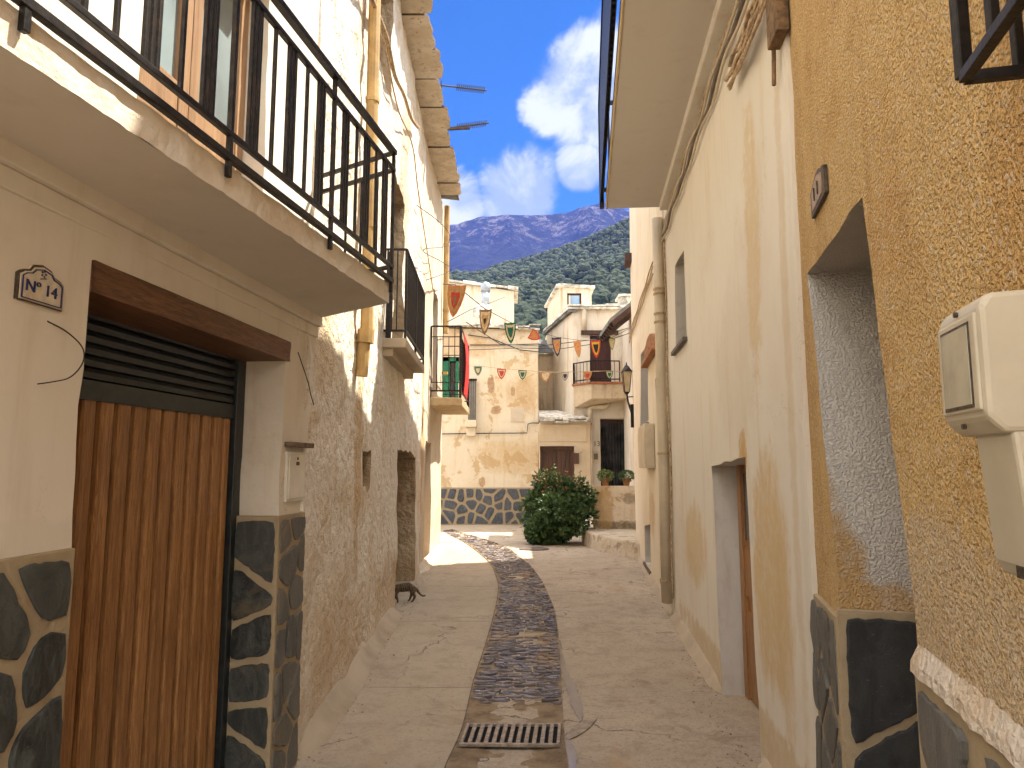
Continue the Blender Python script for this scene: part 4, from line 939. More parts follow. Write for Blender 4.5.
# ================================================================ the small square at the end
def FY(y): return Plane(y, 0, 'F')
def X(px, py, y): return pixy(px, py, y).x
def Z(px, py, y): return pixy(px, py, y).z
M_farstone = slate_stones('far_slate_stonework', (1.3, .75), 3.4, mortar=(.42, .32, .20), dark=(.03, .038, .05), light=(.10, .115, .13), gap=.055, seed=11)
M_old = plaster('old_peeling_plaster', (.70, .61, .46), (.64, .52, .34), (.50, .34, .16), pscale=.6, streak=.45, fine=20, bstr=.6, bdist=.02, stain_amt=.5, peel=((.48, .32, .15), 1.5, .54, .7),
    stains=[(X(491, 372, 21.4), Z(490, 384, 21.4), .10, .26, (.33, .18, .09), .9, .25), (X(513, 392, 21.4), Z(513, 391, 21.4), .06, .13, (.28, .17, .10), .9, .25), (X(496, 410, 21.4), Z(496, 410, 21.4), .14, .12, (.34, .19, .09), .9, .3),
            (X(482, 482, 21.4), Z(482, 482, 21.4), .10, .13, (.36, .20, .08), .8, .3), (X(525, 390, 21.4), Z(525, 395, 21.4), .5, .5, (.50, .31, .13), .7, .8), (X(460, 345, 21.4), Z(460, 345, 21.4), 1.2, .35, (.48, .30, .14), .6, .7), (X(515, 455, 21.4), 1.9, .9, .5, (.52, .35, .16), .6, .8)])
M_old2 = plaster('streaked_plaster', (.66, .59, .48), (.61, .52, .39), (.44, .29, .15), pscale=.8, streak=.8, fine=20, bstr=.4, bdist=.012, stain_amt=.4)
M_darkst = plaster('mossy_plaster', (.52, .42, .29), (.42, .31, .19), (.22, .14, .08), pscale=1.2, streak=.8, fine=20, bstr=.5, bdist=.015, stain_amt=.6)
M_slw = simple('whitewashed_slate', (.62, .58, .50), .8, .25, 6, .5, dirt=(.16, .14, .12), dirt_amt=.8)
def slate_row(mb, p, q, dep, th, step, amp, seed, droop=0):
    """ragged row of slates along p->q (eave), reaching back by vector dep"""
    p = Vector(p); q = Vector(q); dep = Vector(dep); L = (q-p).length; r = random.Random(seed); t = 0; u = (q-p)/L; o = -dep.normalized()
    while t < L:
        w = min(r.uniform(.7, 1.2)*step, L-t); a = p+u*t+o*r.uniform(0, amp)+Vector((0, 0, r.uniform(-amp, amp)*.5)); b = a+u*w*.97
        mb.prism([a, (a+b)/2+o*amp*.4, b, b+dep, a+dep], (0, 0, th*r.uniform(.7, 1.5))); t += w
# ---- central house
D = FY(21.4); xl, xr = -5.0, X(538.5, 420, 21.4); zr = Z(500, 328, 21.4)
hD = thing('square_house', 'old peeling plaster house with slate stone base facing down the lane', 'house', (-1.5, 21.4, 0))
gx0, gx1 = X(442.5, 380, 21.4), X(459, 380, 21.4); gz0, gz1 = Z(450, 401, 21.4), Z(450, 357, 21.4)
mb = MB(); wallmesh(mb, D, [(xl, -.1), (xr, -.1), (xr, zr-.06), (xl, zr+.05)], [rect(gx0, gx1, gz0, gz1)], 2.4, .3, .28, .03, .02, 1.1, 1, 51)
build('wall', mb, [M_old, M_old], hD, smooth=True)
mb = MB(); fbox_uv(mb, D, xl, xr+.01, -.05, 1.04, -.02, .05); build('stone_plinth', mb, M_mortar, hD, bevel=.01)
mb = MB(); slabs(mb, lambda a, z, d: D.P(a, z, .05+d), -2.6, xr, 0, 1.03, .25, .34, .062, 61, .02); build('slate_facing', mb, M_slateB, hD)
M_green = simple('green_paint', (.015, .13, .06), .5, .15, 12, .1)
mb = MB()
for (a, b, c, d) in ((gx0, gx0+.13, gz0, gz1), (gx1-.1, gx1, gz0, gz1), (gx0, gx1, gz1-.12, gz1), (gx0+.13, gx0+.20, gz0, gz1)): mb.fbox(D, a, b, c, d, -.15, -.02)
gd_ = build('balcony_door', mb, M_green, hD)
mb = MB(); mb.fbox(D, gx0, gx1, gz0, gz1, -.28, -.24); build('pane', mb, M_glassD, gd_)
mb = MB(); mb.fbox(D, X(466, 400, 21.4), X(477, 400, 21.4), 2.75, 2.95, -.02, .35); mb.fbox(D, X(467, 400, 21.4), X(476, 400, 21.4), 2.5, 2.75, -.02, .18)
build('ledge', mb, M_old, hD, bevel=.02)
mb = MB(); mb.fbox(D, X(468.5, 400, 21.4), X(476, 400, 21.4), 2.96, Z(470, 381, 21.4), -.02, .10); sp = build('shutter_panel', mb, simple('grey_panel', (.33, .30, .26), .6, .1, 5, .2), hD)
mb = MB()
for k in range(4): mb.fbox(D, X(469, 400, 21.4)+.06*k, X(469, 400, 21.4)+.06*k+.012, 2.96, Z(470, 379, 21.4), .10, .13)
mb.fbox(D, X(468, 400, 21.4), X(477, 400, 21.4), Z(470, 381, 21.4), Z(470, 380, 21.4)+.02, .08, .13); build('bars', mb, M_iron, sp)
mb = MB(); a0, a1, z0, z1 = X(511, 415, 21.4), X(524, 415, 21.4), Z(515, 422, 21.4), Z(515, 408, 21.4)
mb.fbox(D, a0, a1, z0, z1, 0, .025); build('wall_hatch', mb, plaster('hatch_plaster', (.57, .48, .36), (.54, .44, .31), TAN), hD, bevel=.005)
mb = MB(); slate_row(mb, (xl, 21.25, zr+.03), (xr+.06, 21.25, zr-.05), (0, 2.5, .25), .05, .6, .07, 3); slate_row(mb, (xl, 21.22, zr+.09), (xr+.08, 21.22, zr+.01), (0, 1.2, .2), .035, .45, .09, 4)
build('slate_roof', mb, M_slw, hD)
for lab, P_ in (('black cable crossing the old peeling wall, stepping up at its right end', [(440, 434), (470, 433.5), (500, 433.2), (527, 433), (528, 424), (532, 423), (556, 423.5)]),
                ('thin upper cable along the old peeling wall above the bunting', [(470, 345), (505, 345), (538, 344), (545, 345)]),
                ('sagging thin cable high on the old peeling wall', [(468, 335), (490, 338), (520, 350), (540, 352)])):
    mb = MB(); mb.tube([D.P(X(px, py, 21.36), Z(px, py, 21.36), .05) for px, py in P_], .014, 5); solo('wall_cable', mb, M_cable, lab, 'cable')
# ---- house behind with the flue
E_ = FY(24.0); hE = thing('back_house', 'plain cream rooftop storey rising behind the old peeling house', 'house', (-1.5, 24, 4)); ex0, ex1 = -5.5, X(514, 290, 24)
zea, zeb = Z(447, 282, 24), Z(514, 291, 24); zes = zea+(ex0-X(447, 282, 24))/(ex1-X(447, 282, 24))*(zeb-zea)
mb = MB(); wallmesh(mb, E_, [(ex0, 0), (ex1, 0), (ex1, zeb), (ex0, zes)], [], 2.6, .2, .4, .02, 0, 1, 0, 61); build('wall', mb, M_old2, hE, smooth=True)
mb = MB(); slate_row(mb, (ex0, 23.85, zes), (ex1+.15, 23.85, zeb), (0, 3, .2), .07, .55, .05, 9); build('slate_roof', mb, M_slw, hE)
mb = MB(); fx, fz0 = X(485.5, 300, 22.8), Z(484, 327, 22.8)
zc_ = Z(484, 306, 22.8); ztop = Z(484, 284, 22.8); r_ = .13
M_galv = simple('galvanised_metal', (.34, .38, .42), .4, .15, 5, .1, metal=.4)
mb.tube([(fx, 22.8, z) for z in (fz0-.3, zc_-.0)], .20, 14); ft = thing('chimney_flue', 'round grey metal chimney flue with a domed cowl on the old roof', 'flue', (fx, 22.8, fz0-.3))
build('base', mb, M_slw, ft, smooth=False)
mb = MB(); mb.tube([(fx, 22.8, zc_), (fx, 22.8, ztop-.22)], r_, 14); build('pipe', mb, M_galv, ft, smooth=True)
mb = MB(); mb.tube([(fx, 22.8, ztop-.24), (fx, 22.8, ztop-.1), (fx, 22.8, ztop), (fx, 22.8, ztop+.07)], [.16, .165, .14, .03], 14); build('cowl', mb, M_galv, ft, smooth=True)
mb = MB(); mb.tube([(fx-.1, 22.7, zc_-.35), (fx-.1, 22.7, zc_-.12), (fx-.1, 22.7, zc_-.01), (fx-.1, 22.7, zc_+.05)], [.30, .29, .18, .03], 16); build('skirt', mb, M_slw, ft, smooth=True)
# ---- lower wing with brown door
F_ = FY(20.6); fx0, fx1 = xr+.005, X(590, 430, 20.6); zf = Z(560, 422, 20.6)
hF = thing('low_annex', 'low annex with whitewashed slate roof and brown double door behind the shrub', 'annex', (1.5, 20.6, 0))
d0, d1, dz = X(540, 460, 20.6), X(574.5, 460, 20.6), Z(557, 446, 20.6)
mb = MB(); wallmesh(mb, F_, [(fx0, -.1), (fx1, -.1), (fx1, zf), (fx0, zf)], [rect(d0, d1, -.08, dz)], 1.6, .25, .28, .02, .01, 1.1, 1, 71)
M_annex = plaster('annex_plaster', (.60, .50, .36), (.58, .45, .29), (.50, .33, .15), pscale=.9, streak=.4, fine=20, bstr=.4, bdist=.015, stain_amt=.4)
build('wall', mb, [M_annex, M_annex], hF, smooth=True)
mb = MB(); slate_row(mb, (fx0, 20.4, zf), (fx1, 20.4, zf), (0, 1.8, .30), .05, .5, .08, 13); slate_row(mb, (fx0, 20.45, zf+.05), (fx1, 20.45, zf+.05), (0, 1.5, .30), .05, .4, .08, 14); build('slate_roof', mb, M_slw, hF)
M_brownd = wood('brown_door_paint', (.075, .038, .022), (.14, .075, .045), 'Z', .6, .5)
mb = MB(); n = 8
for k in range(n): mb.fbox(F_, lerp(d0, d1, k/n)+.006, lerp(d0, d1, (k+1)/n)-.006, 0, dz-.09, -.22, -.19)
mb.fbox(F_, d0, d1, 0, dz, -.25, -.22); mb.fbox(F_, d0, d1, dz-.10, dz-.002, -.24, -.14); build('door', mb, M_brownd, hF)
mb = MB(); mb.fbox(F_, d0-.02, d1+.35, dz+.12, dz+.60, -.01, .03); build('lintel', mb, M_annex, hF, bevel=.01)
mb = MB(); mb.fbox(F_, X(573, 458, 20.5), X(579, 458, 20.5), Z(575, 464, 20.5), Z(575, 453, 20.5), .02, .12); solo('letterbox', mb, M_brownd, 'small dark brown letterbox on the wall right of the brown double door', 'letterbox', bevel=.01)
mb = MB(); mb.fbox(F_, X(580, 450, 20.5), X(583, 450, 20.5), Z(580, 452, 20.5), Z(580, 448, 20.5), .0, .03); solo('doorbell', mb, M_pvc, 'tiny pale bell plate on the wall above and right of the letterbox', 'doorbell', bevel=.005)
# link wall between the square house and the tower house
LW = FY(23.0); mb = MB(); lx0, lx1 = X(530, 380, 23), X(556, 380, 23); lzt = Z(545, 354, 23)
wallmesh(mb, LW, [(lx0, -.1), (lx1, -.1), (lx1, lzt), (lx0, lzt)], [], .8, .2, .3, .02, 0, 1, 0, 77); lw_ = thing('link_wall', 'dark stained narrow wall filling the gap between the old house and the tower house', 'wall', (lx0, 23, 0))
build('wall', mb, M_darkst, lw_)
mb = MB(); slate_row(mb, (lx0, 22.85, lzt), (lx1, 22.85, lzt), (0, 1.4, .62), .06, .35, .05, 23); build('slate_roof', mb, M_slateroof, lw_)
# ---- tall house with tower and corner balcony
gy = 20.9; GF = FY(gy); gc = X(573, 350, gy); gl = pixy(547.5, 360, 23.6)
hG = thing('tower_house', 'pale house with small roof tower, dark door and corner balcony right of the square', 'house', (2.5, 21, 0))
zG = Z(595, 309, gy); gxr = 5.5
lz = Z(612, 335, gy); px0, px1 = X(590, 350, gy), X(611.5, 350, gy); zbal = Z(600, 382, gy)
bx0, bx1, bz = X(600.5, 450, gy), X(627.5, 450, gy), Z(610, 419, gy)
mb = MB(); wallmesh(mb, GF, [(gc, -.1), (gxr, -.1), (gxr, zG), (gc, zG)], [rect(px0, px1, zbal, lz), rect(bx0, bx1, .1, bz)], 3.5, [.25, .3], .3, .015, .008, 1, 1, 81)
SL = Free((gc, gy), (gl.x, gl.y), True)
if SL.n.x > 0: SL.n = -SL.n
zl2 = Z(547.5, 331, 23.6)
mb.add([SL.P(0, -.1, .0), SL.P(SL.len, -.1, 0), SL.P(SL.len, zl2, 0), SL.P(0, zG-.04, 0)], [(0, 1, 2, 3)], 0, [[(0, 0), (2.6, 0), (2.6, zl2), (0, zG)]])
mb.prism([(gl.x, gl.y, -.1), (gl.x, gl.y, zl2), (gc+.5, gl.y+.3, zl2+.3), (gc+.5, gl.y+.3, -.1)], (0, 2.5, 0))
build('wall', mb, [M_old2, M_old2], hG)
mb = MB(); ov = .14
mb.prism([(gc-ov, gy-ov, zG-.02), (gxr, gy-ov, zG-.02), (gxr, gy+3.5, zG+.5), (gl.x-ov, gl.y, zl2-.02)], (0, 0, .06)); slate_row(mb, (gc-ov, gy-ov, zG+.04), (gxr, gy-ov, zG+.04), (0, 3, .4), .05, .4, .05, 17)
build('slate_roof', mb, M_slw, hG)
mb = MB(); mb.prism([SL.P(-.1, zG-.10, -.1), SL.P(-.1, zG-.10, .12), SL.P(-.1, zG-.0, .12), SL.P(-.1, zG-.0, -.1)], SL.P(SL.len+.2, zl2-.1, 0)-SL.P(-.1, zG-.1, 0)); build('side_eave', mb, M_slateroof, hG)
mb = MB(); mb.fbox(GF, px0, px1, zbal, lz, -.2, -.16)
for k in range(1, 4): mb.fbox(GF, lerp(px0, px1, k/4)-.01, lerp(px0, px1, k/4)+.01, zbal, lz, -.16, -.14)
build('balcony_door', mb, wood('oxblood_door', (.045, .012, .008), (.075, .022, .014), 'Z', .6, .5), hG)
mb = MB(); mb.fbox(GF, X(581, 334, gy), X(618, 334, gy), lz, lz+.12, -.05, .10); build('lintel_beam', mb, M_dkwood, hG)
mb = MB(); mb.tube([GF.P(X(584, 320, gy), Z(584, 331, gy), .07), GF.P(X(584, 320, gy), zG-.03, .07)], .07, 10); build('vent_pipe', mb, M_pvc, hG, smooth=True)
# tower
TY = gy+1.3; tx0, tx1 = X(559.5, 300, TY), X(591.5, 300, TY); tz1, tz1b = Z(560, 287, TY), Z(591, 288.5, TY); tl = pixy(547.5, 300, TY+1.6)
mb = MB(); TF = FY(TY); wx0, wx1, wz0, wz1 = X(567, 300, TY), X(581.5, 300, TY), Z(574, 306.5, TY), Z(574, 293, TY)
wallmesh(mb, TF, [(tx0, zG-.3), (tx1, zG-.3), (tx1, tz1b), (tx0, tz1)], [rect(wx0, wx1, wz0, wz1)], 1.7, .12, .3, .01, 0, 1, 1, 91)
mb.prism([(tx0, TY, zG-.8), (tl.x, tl.y, zG-.8), (tl.x, tl.y, tz1-.25), (tx0, TY, tz1)], (.4, .1, 0)); build('tower', mb, [M_old2, M_old2], hG)
mb = MB(); mb.prism([(tx0-.1, TY-.12, tz1), (tx1+.1, TY-.12, tz1b), (tx1+.1, TY+1.8, tz1b), (tl.x-.1, tl.y+.2, tz1-.27)], (0, 0, .07)); slate_row(mb, (tx0-.05, TY-.1, tz1+.05), (tx1+.05, TY-.1, tz1b+.05), (0, 1.4, .1), .03, .4, .04, 19); build('tower_roof', mb, M_slw, hG)
window(hG, TF, wx0, wx1, wz0, wz1, -.08, M_dkwood, glass_dark('sky_glass', (.14, .22, .32), .1), False, .055)
mb = MB(); cx0, cx1 = X(617.5, 295, gy+1), X(629, 295, gy+1); mb.box(cx0+.06, cx1, gy+.8, gy+1.4, zG-.2, Z(620, 297, gy+.8)); mb.box(cx0, cx1+.1, gy+.7, gy+1.5, Z(620, 296.5, gy+.8), Z(620, 294.5, gy+.8)); build('chimney', mb, M_slw, hG)
# corner balcony of the tower house
by = gy-.75; bl = X(575, 385, by+.3); bm = X(590, 385, by); zt_b = Z(600, 383.5, by); zb_b = Z(600, 398.5, by); zsl = Z(575, 390, by+.3)
bxr = X(629, 390, by); pl_pts = [(bl+.02, gy-.02), (bl-.02, by+.55), (bm+.02, by), (bxr, by), (bxr, gy-.02)]
mb = MB(); vs = [(x, y, zt_b) for x, y in pl_pts]; lw = [(x+(.02 if i < 3 else 0), y, zb_b-(.22 if i < 2 else 0)) for i, (x, y) in enumerate(pl_pts)]
n = len(vs); mb.add(lw+vs, [tuple(range(n))[::-1], tuple(range(n, 2*n))]+[(i, (i+1) % n, n+(i+1) % n, n+i) for i in range(n)]); build('balcony_parapet', mb, M_darkst, hG, bevel=.02)
mb = MB(); 
for (p, q) in zip(pl_pts[:4], pl_pts[1:4]): mb.bar((p[0], p[1], zt_b+.02), (q[0], q[1], zt_b+.02), .10, .05)
build('rusty_ledge', mb, simple('rusty_tile_edge', (.33, .12, .06), .8, .2, 10, .3), hG)
mb = MB(); zrl = Z(600, 361, by)
rp_ = pl_pts[:3]+[(X(619.5, 370, by), by)]; prs = list(zip(rp_[:3], rp_[1:4]))
for (p, q) in prs:
    p = Vector((*p, 0)); q = Vector((*q, 0)); L = (q-p).length; n = max(1, int(L/.13))
    for z_ in (zrl, zt_b+.12): mb.bar((p.x, p.y, z_), (q.x, q.y, z_), .03)
    for k in range(n+1): c = p.lerp(q, k/n); mb.bar((c.x, c.y, zt_b+.04), (c.x, c.y, zrl), .014 if k not in (0, n) else .028)
build('balcony_railing', mb, M_iron, hG)
mb = MB(); yy_ = gy-.22
mb.tube([(X(px, py, yy_), yy_, Z(px, py, yy_)) for px, py in [(590, 423), (590, 409), (592, 407), (605, 407), (608, 405), (608.5, 398)]], .07, 8); mb.tube([(X(590.5, 423, yy_), yy_, Z(590, 423, yy_)), (X(591, 440, yy_), yy_, .3)], .05, 8); solo('drain_pipe', mb, M_pvc, 'cream drain pipe stepping under the far corner balcony', 'pipe', smooth=True)
mb = MB(); mb.fbox(GF, X(583, 430, gy), bx0-.02, -.05, zb_b+.1, -.01, .05); mb.fbox(GF, bx0-.02, gxr, bz+.02, zb_b+.1, -.01, .05); build('ground_floor_facing', mb, plaster('whitewash', (.64, .59, .50), (.60, .53, .42), (.46, .35, .22), pscale=.9, streak=.5, bstr=.4), hG)
mb = MB()
n = 26; cz0 = .15
mb.grid(lambda u, v: Vector((lerp(bx0, bx1, u), gy+.16+.035*sin(u*2*pi*9)*(.4+.6*(1-v)), lerp(cz0, bz-.12, v))), 100, 6)
build('door_curtain', mb, simple('dark_striped_curtain', (.03, .028, .028), .8, .5, 3, 0), hG, smooth=True)
mb = MB(); mb.fbox(GF, bx0, bx1, bz-.28, bz, -.24, -.20); mb.fbox(GF, bx0, bx1, .1, bz, -.29, -.25); build('door', mb, M_dkwood, hG)
mb = MB()
for k in range(12): x_ = lerp(bx0, bx1, k/11); mb.bar((x_, gy-.12, .3), (x_, gy-.12, .95), .018)
mb.bar((bx0, gy-.12, .95), (bx1+.05, gy-.12, .95), .03); mb.bar((bx0, gy-.12, .35), (bx1, gy-.12, .35), .025); solo('door_gate', mb, M_iron, 'low black iron gate in front of the dark curtained doorway', 'gate')
GP = FY(gy-.055)
ntx = text_mb('13', .20, GP, X(596.5, 444, gy), Z(595, 444, gy), .005, 1.0); nt = solo('house_number', ntx, M_cable, 'small dark number 13 on the whitewash left of the curtained doorway', 'house number')
t = thing('wall_meter', 'small square meter cabinet on the whitewashed wall below the house number', 'meter', (X(596, 457, gy), gy-.05, Z(596, 463, gy)))
mb = MB(); mb.fbox(GP, X(592, 457, gy), X(599, 457, gy), Z(596, 463, gy), Z(596, 451, gy), -.01, .05); build('frame', mb, M_pvc, t, bevel=.006)
mb = MB(); mb.fbox(GP, X(593.5, 457, gy), X(597.5, 457, gy), Z(596, 459.5, gy), Z(596, 453.5, gy), .05, .058); build('window', mb, simple('meter_win', (.16, .13, .11), .3), t)
# ---- house on the right of the square with rafters under its roof
hH = thing('raftered_house', 'white house at the right of the square with dark wooden rafters under its sloping roof', 'house', (3.9, 17, 0))
mb = MB(); hx = X(630.5, 400, 19.5)
mb.box(hx+.02, hx+4, 19.3, 20.88, -.1, 5.6)
mb.box(3.35, 7.5, 14.2, 19.29, -.1, 5.3); build('wall', mb, M_old2, hH)
ea = pixy(609, 324, 17.5); eb = pixy(640, 277, 17.5)
RS = (eb.z-ea.z)/(eb.x-ea.x); RS = min(RS, .9)
mb = MB(); yy0, yy1 = 17.3, 19.6
mb.prism([(ea.x, yy0, ea.z), (ea.x+3.2, yy0, ea.z+3.2*RS*.9), (ea.x+3.2, yy0, ea.z+.1+3.2*RS*.9), (ea.x, yy0, ea.z+.10)], (0, yy1-yy0, 0)); build('roof', mb, M_slateroof, hH)
mb = MB()
for k in range(7): y_ = yy0+.05+k*.36; mb.bar((ea.x+.06, y_, ea.z-.02), (ea.x+1.6, y_, ea.z-.02+1.54*RS*.9), .09, .12)
build('rafters', mb, M_dkwood, hH)
# ---- terrace with low wall and pots
M_terr = plaster('terrace_plaster', (.72, .62, .47), (.64, .50, .32), (.36, .21, .09), pscale=1.5, streak=.5, fine=25, bstr=.6, bdist=.015, stain_amt=.5, stains=[(2.3, .36, .9, .10, (.12, .09, .05), .8, .7), (2.0, .75, .18, .5, (.46, .28, .10), .7, .5), (2.55, .95, .15, .12, (.16, .10, .06), .6, .6)], peel=((.42, .25, .10), 3, .56, .6))
M_tstone = plaster('terrace_stone', (.58, .50, .38), (.50, .41, .29), (.20, .14, .09), pscale=3, streak=.3, peel=((.24, .18, .12), 4, .55, .6), lumps=.8, lump_scale=5, bstr=.9, bdist=.03)
p1 = pixz(585, 546, 0); p2 = pixz(594, 550, 0); p3 = pixz(641, 564, 0)
tp = [(p1.x, p1.y+.2), (p1.x+.04, p1.y-.05), (p2.x, p2.y), (p3.x+.3, p3.y-.1), (3.6, p3.y-.1), (3.6, 20.5), (p1.x+.05, 20.5)]
mb = MB(); vsb = [(x, y, -.1) for x, y in tp]; vst = [(x+.02, y+.03, .30) for x, y in tp]; n = len(tp); mb.add(vsb+vst, [tuple(range(n, 2*n))]+[(i, (i+1) % n, n+(i+1) % n, n+i) for i in range(n)])
tt = solo('terrace', mb, M_tstone, 'low raised stone terrace carrying the potted plants at the right of the square', 'terrace', bevel=.03)
w0 = X(593.5, 505, 16.3); WF = FY(16.3)
mb = MB(); wallmesh(mb, WF, [(w0+.02, .28), (3.3, .28), (3.3, 1.215), (w0, 1.215)], [], .28, .1, .15, .02, 0, 2, 0, 95)
solo('low_wall', mb, M_terr, 'low ochre-stained wall on the terrace with two flower pots on its top', 'low wall', smooth=False, bevel=.015)
M_leafG = None
def leafmat(name, a, b, c, rough=.5):
    m, t, bs, oc, uv = mat(name, rough, .4)
    oi = t.new('ShaderNodeNewGeometry'); n = t.noise(oc, 2.2, 3, .6)
    r = t.math('ADD', t.math('MULTIPLY', oi.outputs['Random Per Island'], .75), t.math('MULTIPLY', n, .35))
    c1 = t.mix(t.ramp(r, .1, .6), a, b); t.put(bs.inputs['Base Color'], t.mix(t.ramp(r, .72, .98), c1, c)); return m
M_leaf = leafmat('shrub_leaf', (.024, .055, .018), (.075, .14, .045), (.19, .26, .09)); M_leafy = leafmat('yellow_leaf', (.06, .10, .02), (.16, .20, .05), (.26, .28, .08))
def leaf(mb, c, L, W, d, upv, m=0):
    d = d.normalized(); s = d.cross(upv).normalized() if abs(d.dot(upv)) < .97 else Vector((1, 0, 0)); nn = s.cross(d)
    mb.add([c, c+d*L*.5+s*W*.5+nn*L*.06, c+d*L, c+d*L*.5-s*W*.5+nn*L*.06], [(0, 1, 2, 3)], m)
def rv(r): 
    while True:
        v = Vector((r.uniform(-1, 1), r.uniform(-1, 1), r.uniform(-1, 1)))
        if .05 < v.length < 1: return v
# shrub
r = random.Random(5); sb = thing('shrub', 'big dark green bushy shrub growing at the edge of the square', 'shrub', (1.08, 16.25, 0))
mb = MB(); st_ = MB(); ccc = []
for k in range(64):
    v = rv(r); c = Vector((.98+v.x*.64, 16.3+v.y*.5, .74+v.z*.62)); ccc.append((c, r.uniform(.16, .32)))
    st_.tube([(1.1, 16.3, 0), (lerp(1.1, c.x, .5)+r.uniform(-.06, .06), lerp(16.3, c.y, .5), c.z*.45), c], [.028, .016, .006], 5)
for k in range(12): c = Vector((.62+r.uniform(-.12, .4), 16.1+r.uniform(-.1, .1), r.uniform(.18, .45))); ccc.append((c, .2))
for (c, R_) in ccc:
    for j in range(190):
        v = rv(r); v = v.normalized()*(v.length**.4); p = c+Vector((v.x*R_*1.1, v.y*R_, v.z*R_*.85))
        if p.z < .04: continue
        dirn = (v+rv(r)*.7+Vector((0, 0, .15))); leaf(mb, p, r.uniform(.07, .12), r.uniform(.05, .08), dirn, (v+rv(r)*.5+Vector((0, 0, .6))).normalized())
for k in range(16):
    a = Vector((r.uniform(.5, 1.5), 16.1+r.uniform(-.3, .3), 1.25+r.uniform(-.1, .1))); q = a+Vector((r.uniform(-.15, .15), r.uniform(-.1, .1), r.uniform(.12, .38))); st_.tube([a, q], .005, 4)
    for j in range(12): leaf(mb, a.lerp(q, r.random()), .06, .035, rv(r)+Vector((0, 0, .3)), rv(r).normalized(), 1)
build('foliage', mb, [M_leaf, M_leafy], sb); build('stems', st_, M_dkwood, sb)
mb = MB()
for k in range(34):
    p = Vector((r.uniform(.5, 1.4), 15.95+r.uniform(-.15, .2), r.uniform(.9, 1.6)))
    if k % 3: p = Vector((r.uniform(.45, 1.1), 15.9, r.uniform(1.1, 1.55)))
    for j in range(3): leaf(mb, p, .035, .03, rv(r), rv(r).normalized())
build('blossoms', mb, simple('dry_blossom', (.34, .10, .05), .7, .3, 20, 0), sb)
def pot(px, label, sc, seed, mats):
    c = Vector((X(px, 486, 16.42), 16.42, 1.22)); t = thing('potted_plant', label, 'potted plant', c, 'plants on the low wall'); r = random.Random(seed)
    mb = MB(); mb.tube([c+Vector((0, 0, z)) for z in (0, .02, .15*sc, .15*sc, .19*sc)], [.07*sc, .075*sc, .10*sc, .115*sc, .115*sc], 14); build('pot', mb, bpy.data.materials['terracotta'], t, smooth=False)
    mb = MB(); top = c+Vector((0, 0, .25*sc))
    for k in range(420):
        v = rv(r); v = v.normalized()*(v.length**.5); p = top+Vector((v.x*.19*sc, v.y*.17*sc, v.z*.13*sc)); leaf(mb, p, .05, .03, v+rv(r)*.6, (v+rv(r)*.4).normalized())
    build('foliage', mb, mats, t)
pot(605.5, 'terracotta pot with yellow-green plant, left of the two on the low wall', .88, 3, M_leafy)
pot(626.5, 'terracotta pot with small green plant, right of the two on the low wall', .85, 4, M_leaf)

# ================================================================ bunting
def shield(c, w_, h_, tilt, cols, label, yaw=0, top_dip=0.0, heart=True):
    pts = [(-.5, .5), (-.22, .5-top_dip), (0, .5-top_dip*.6), (.22, .5-top_dip), (.5, .5), (.47, .18), (.36, -.12), (.18, -.38), (0, -.5), (-.18, -.38), (-.36, -.12), (-.47, .18)]
    ca, sa = cos(tilt), sin(tilt); ux = Vector((cos(yaw), sin(yaw), 0)); n = Vector((sin(yaw), -cos(yaw), 0))
    mb = MB()
    for i, (k, ci) in enumerate(((1, 0), (.76, 1), (.50, 2), (.24, 3))):
        if ci >= len(cols): break
        P_ = []
        for x, z in pts:
            x_, z_ = x*w_*k, z*h_*k+(.02*h_ if i else 0); xr_, zr_ = x_*ca-z_*sa, x_*sa+z_*ca
            P_.append(c+ux*xr_+Vector((0, 0, zr_))+n*(.004*i+.02*w_*sin(x*5)))
        mb.prism(P_, -n*(.004+.008*i), ci)
    return solo('pennant', mb, cols, label, 'pennant', 'shield pennants strung over the square')
def cl(name, c): 
    return bpy.data.materials.get(name) or simple(name, c, .85, .12, 25, .1)
C_or = cl('felt_orange', (.50, .20, .07)); C_br = cl('felt_brown', (.22, .12, .06)); C_cr = cl('felt_cream', (.50, .40, .24)); C_gr = cl('felt_green', (.02, .12, .07)); C_rd = cl('felt_red', (.48, .05, .03))
C_nv = cl('felt_navy', (.03, .035, .07)); C_tn = cl('felt_tan', (.42, .24, .10)); C_yl = cl('felt_yellow', (.60, .33, .03)); C_yg = cl('felt_lime', (.28, .30, .06)); C_gy = cl('felt_grey', (.26, .24, .21)); C_bl = cl('felt_black', (.03, .025, .02))
up_ = [(455, 301, 20, 34, 9.6, -.15, [C_or, C_tn, C_rd, C_br], 'large orange pennant at the left end of the upper string beside the downpipe', .5),
       (485, 322, 13, 27, 12.5, -.05, [C_br, C_cr, C_tn, C_bl], 'brown and cream ringed pennant hanging in front of the chimney flue', .4),
       (510.5, 333, 12, 22, 15.5, .05, [C_gr, C_cr, C_gr], 'dark green and cream pennant of the upper string over the old roof edge', .0),
       (535, 336, 11, 12, 16.6, 1.0, [C_rd, C_or], 'small folded red pennant twisted up on the upper string', .3),
       (557, 347, 9.5, 20, 17.6, .05, [C_nv, C_tn, C_or], 'navy bordered tan pennant of the upper string before the tower house', 0),
       (578, 349, 7.5, 18.5, 18.2, .12, [C_tn, C_or], 'narrow plain tan pennant of the upper string between the navy and the red ones', .4),
       (596, 349, 10, 18.5, 18.6, .05, [C_rd, C_yl, C_bl], 'red pennant with yellow centre in front of the dark balcony door', 0),
       (612, 344, 6, 13, 19.0, 0, [C_yg, C_cr], 'small lime green pennant at the right end of the upper string', .4)]
pts = [pixy(443, 284, 9.0)]
